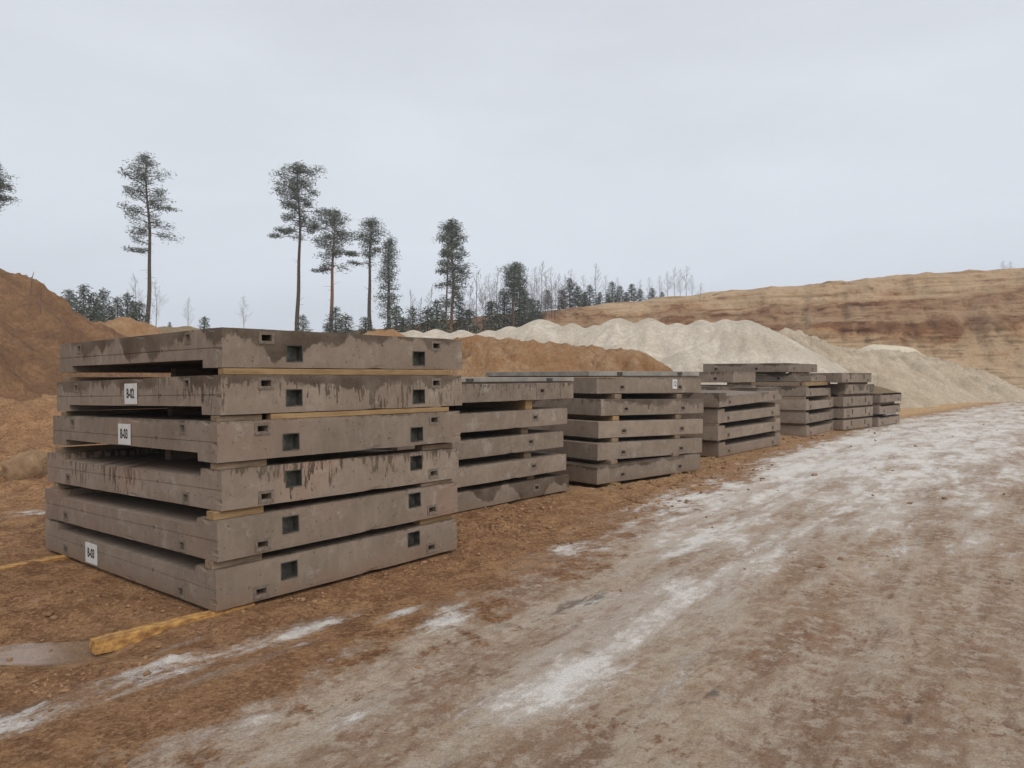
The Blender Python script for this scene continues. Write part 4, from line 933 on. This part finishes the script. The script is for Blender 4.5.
def birch(seed, hgt, name='birch_tree'):
    rg = random.Random(seed); V = []; Fc = []; B = []; Bf = []
    lean = rg.uniform(-.05, .05)*hgt
    tr = [Vector((lean*t*t+.06*math.sin(t*7+seed), .05*math.cos(t*5), hgt*t)) for t in [i/8 for i in range(9)]]
    tube(V, Fc, tr, [.055*(1-.85*i/8)+.004 for i in range(9)], 5)
    def br(p, d, l, r, lev):
        q = p + d*l*.5; e_ = p + (d+Vector((0, 0, .35))).normalized()*l
        tube(B, Bf, [p, q, e_], [r, r*.7, r*.3], 3)
        if lev <= 0: return
        for k in range(4):
            t = rg.uniform(.25, .95); a_ = rg.uniform(0, 6.28)
            nd = (d + Vector((math.cos(a_), math.sin(a_), rg.uniform(-.2, .6)))*.95).normalized(); br(p+(e_-p)*t, nd, l*rg.uniform(.35, .6), r*.6, lev-1)
    nb = int(hgt*3.6)
    for i in range(nb):
        t = .18+.8*(i+rg.random())/nb; k = t*8; j = min(7, int(k)); p = tr[j].lerp(tr[j+1], k-j); a_ = rg.uniform(0, 6.28)
        br(p, Vector((math.cos(a_)*.8, math.sin(a_)*.8, .75)).normalized(), hgt*.30*(1.05-t)*rg.uniform(.7, 1.2)+.25, .013, 2)
    root = empty(name); mesh('trunk', V, Fc, M['twig'], root); mesh('crown', B, Bf, M['twig'], root); return root
def clone(src, loc, sc, rz, label, cat, group):
    o = src.copy(); C.objects.link(o)
    for ch in list(src.children):
        c = ch.copy(); C.objects.link(c); c.parent = o
    o.location = loc; o.scale = (sc[0], sc[0], sc[1]); o.rotation_euler = (0, 0, rz); tag(o, label, cat, group); return o
CON = [young_conifer(101+i, 5.0, (1.1, 1.35, .9, 1.25)[i]) for i in range(4)]
BIR = [birch(201+i, 7.0) for i in range(4)]
first = set()
def place(lib, px, topy, d, label, cat, group, kx=1.0, base=5.0):
    x, y, zt = wp(px, topy, d); z0 = land(x, y) - .15; hgt = max(1.2, zt-z0); i = rnd.randrange(len(lib)); s = hgt/base
    wk = s*kx if s < 1.3 else (1.15+.4*(s-1.15))*kx
    if (id(lib), i) not in first:
        first.add((id(lib), i)); o = lib[i]; o.location = (x, y, z0); o.scale = (wk, wk, s); o.rotation_euler = (0, 0, rnd.uniform(0, 6)); tag(o, label, cat, group); return o
    return clone(lib[i], (x, y, z0), (wk, s), rnd.uniform(0, 6), label, cat, group)
gc = 'young conifers along the skyline'; gbi = 'bare birches along the skyline'
T1 = 'young dark conifer in the clump beside the brown bank'
T2 = 'small frosted conifer under the row of tall pines'
T3 = 'young conifer among the bare birches left of the cliff'
T4 = 'frosted young conifer on top of the cliff between birches and sandy crest'
for px, ty, d in [(70, 288, 62), (84, 283, 62), (94, 292, 61), (104, 288, 63), (118, 296, 64), (128, 292, 62), (140, 300, 62), (110, 303, 60), (62, 296, 63), (134, 300, 66), (98, 300, 66)]: place(CON, px, ty, d, T1, 'conifer', gc, 1.3)
place(CON, 29, 277, 50, 'single small conifer peeping over the crest of the brown bank', 'conifer', gc)
place(CON, 205, 316, 64, 'lone low conifer bush showing over the middle of the nearest stack', 'conifer', gc, 1.5)
place(CON, 170, 322, 68, 'tiny conifer tip right of the lone pine trunk', 'conifer', gc, 1.4)
for px, ty, d in [(303, 314, 68), (336, 306, 70), (346, 313, 66), (328, 322, 68), (366, 316, 70), (396, 304, 70), (413, 307, 72), (404, 316, 68), (428, 306, 72), (437, 299, 71), (444, 310, 70), (470, 308, 74), (459, 300, 76)]: place(CON, px, ty, d, T2, 'conifer', gc, 1.5)
for px, ty, d in [(492, 300, 78), (504, 290, 82), (524, 290, 84), (532, 298, 82), (520, 275, 80), (538, 300, 86), (548, 290, 88)]: place(CON, px, ty, d, T3, 'conifer', gc, 1.7)
for px, ty, d in [(570, 278, 92), (578, 286, 90), (590, 285, 92), (600, 292, 91), (562, 290, 92), (612, 282, 94), (620, 286, 93), (632, 284, 94), (640, 289, 92), (652, 288, 93), (608, 294, 90), (662, 292, 94), (585, 292, 92), (626, 292, 92)]: place(CON, px, ty, d, T4, 'conifer', gc, 1.9)
def bl(px, ty, d, lab): place(BIR, px, ty, d, lab, 'birch', gbi, 1.0, 7.0)
bl(157, 281, 70, 'bare tree with crooked branches close to the trunk of the lone pine'); bl(188, 297, 68, 'thin bare birch over the left half of the nearest stack'); bl(244, 296, 70, 'thin bare birch halfway between the lone pine and the tallest pine')
bl(136, 275, 78, 'faint bare birch just left of the lone pine trunk')
for px, ty in [(412, 290), (420, 298), (478, 272), (470, 285), (484, 290), (462, 292), (430, 288)]: bl(px, ty, 78, 'faint bare birch between the tall pines and the birch thicket')
for px, ty in [(490, 275), (497, 268), (503, 285), (507, 272), (528, 276), (534, 268), (541, 262), (546, 272), (552, 268), (558, 274), (565, 276), (522, 282), (512, 284), (494, 284), (538, 280), (555, 282), (486, 282), (500, 290), (516, 290), (526, 288), (550, 286), (532, 284), (544, 290), (560, 284)]: bl(px, ty, 86, 'bare grey birch in the thicket left of the cliff')
for px, ty in [(596, 264), (606, 276), (618, 278), (572, 270), (584, 276)]: bl(px, ty, 94, 'bare birch rising above the conifers on the cliff top')
for px, ty in [(668, 272), (674, 268), (680, 270), (686, 267), (692, 276), (660, 276), (650, 278), (640, 280)]: bl(px, ty, 94, 'bare birch in the group at the left end of the sandy crest')
for px, ty in [(1003, 262), (1009, 263), (700, 284)]: place(BIR, px, ty, 84, 'small bare bush on the sandy cliff crest at far right' if px > 800 else 'small bare bush on the sandy crest beside the birch group', 'bush', 'bare bushes on the crest', 1.6, 7.0)
# leaning stakes on the crest of the bank
def stake(px, y0, y1, d, dx, label):
    x, y, z0 = wp(px, y0, d); z1 = wp(px, y1, d)[2]; V = []; Fc = []
    tube(V, Fc, [Vector((x, y, z0-.4)), Vector((x+dx*.5, y, (z0+z1)/2)), Vector((x+dx, y, z1))], [.018, .014, .008], 5)
    tag(mesh('dry_stalk', V, Fc, M['twig']), label, 'stalk', 'dry stalks on the bank')
stake(31, 283, 271, 24, .13, 'thin dry stalk leaning on the crest of the brown bank'); stake(41, 300, 287, 24, .06, 'shorter dry stalk lower down the crest of the brown bank')

# ------------------------------------------------------------------ damp air over the pit
hz = box('haze', -480, 480, -480, 480, -4.0, 40, None); tag(hz, kind='stuff')
hm = bpy.data.materials.new('haze'); hm.use_nodes = True; hn = hm.node_tree; hn.nodes.clear()
ho = N(hn, 'ShaderNodeOutputMaterial'); pv = N(hn, 'ShaderNodeVolumePrincipled'); pv.inputs['Density'].default_value = 0.0010; pv.inputs['Color'].default_value = (0.93, 0.95, 1.0, 1)
L(hn, pv.outputs[0], ho.inputs['Volume']); hz.data.materials.append(hm)

# same-looking neighbours are told apart by their place in their clump
ORDN = ['first', 'second', 'third', 'fourth', 'fifth', 'sixth', 'seventh', 'eighth', 'ninth', 'tenth', 'eleventh', 'twelfth', 'thirteenth', 'fourteenth', 'fifteenth', 'sixteenth', 'seventeenth', 'eighteenth'] + ['%dth' % k for k in range(19, 40)]
byl = {}
for o in C.objects:
    if o.parent is None and o.get('category') in ('conifer', 'birch', 'bush'): byl.setdefault(o['label'], []).append(o)
for lab, os_ in byl.items():
    if len(os_) < 2: continue
    os_.sort(key=lambda o: o.location.x/o.location.y)
    for i, o in enumerate(os_): o['label'] = lab + ', ' + ORDN[i] + ' from left'
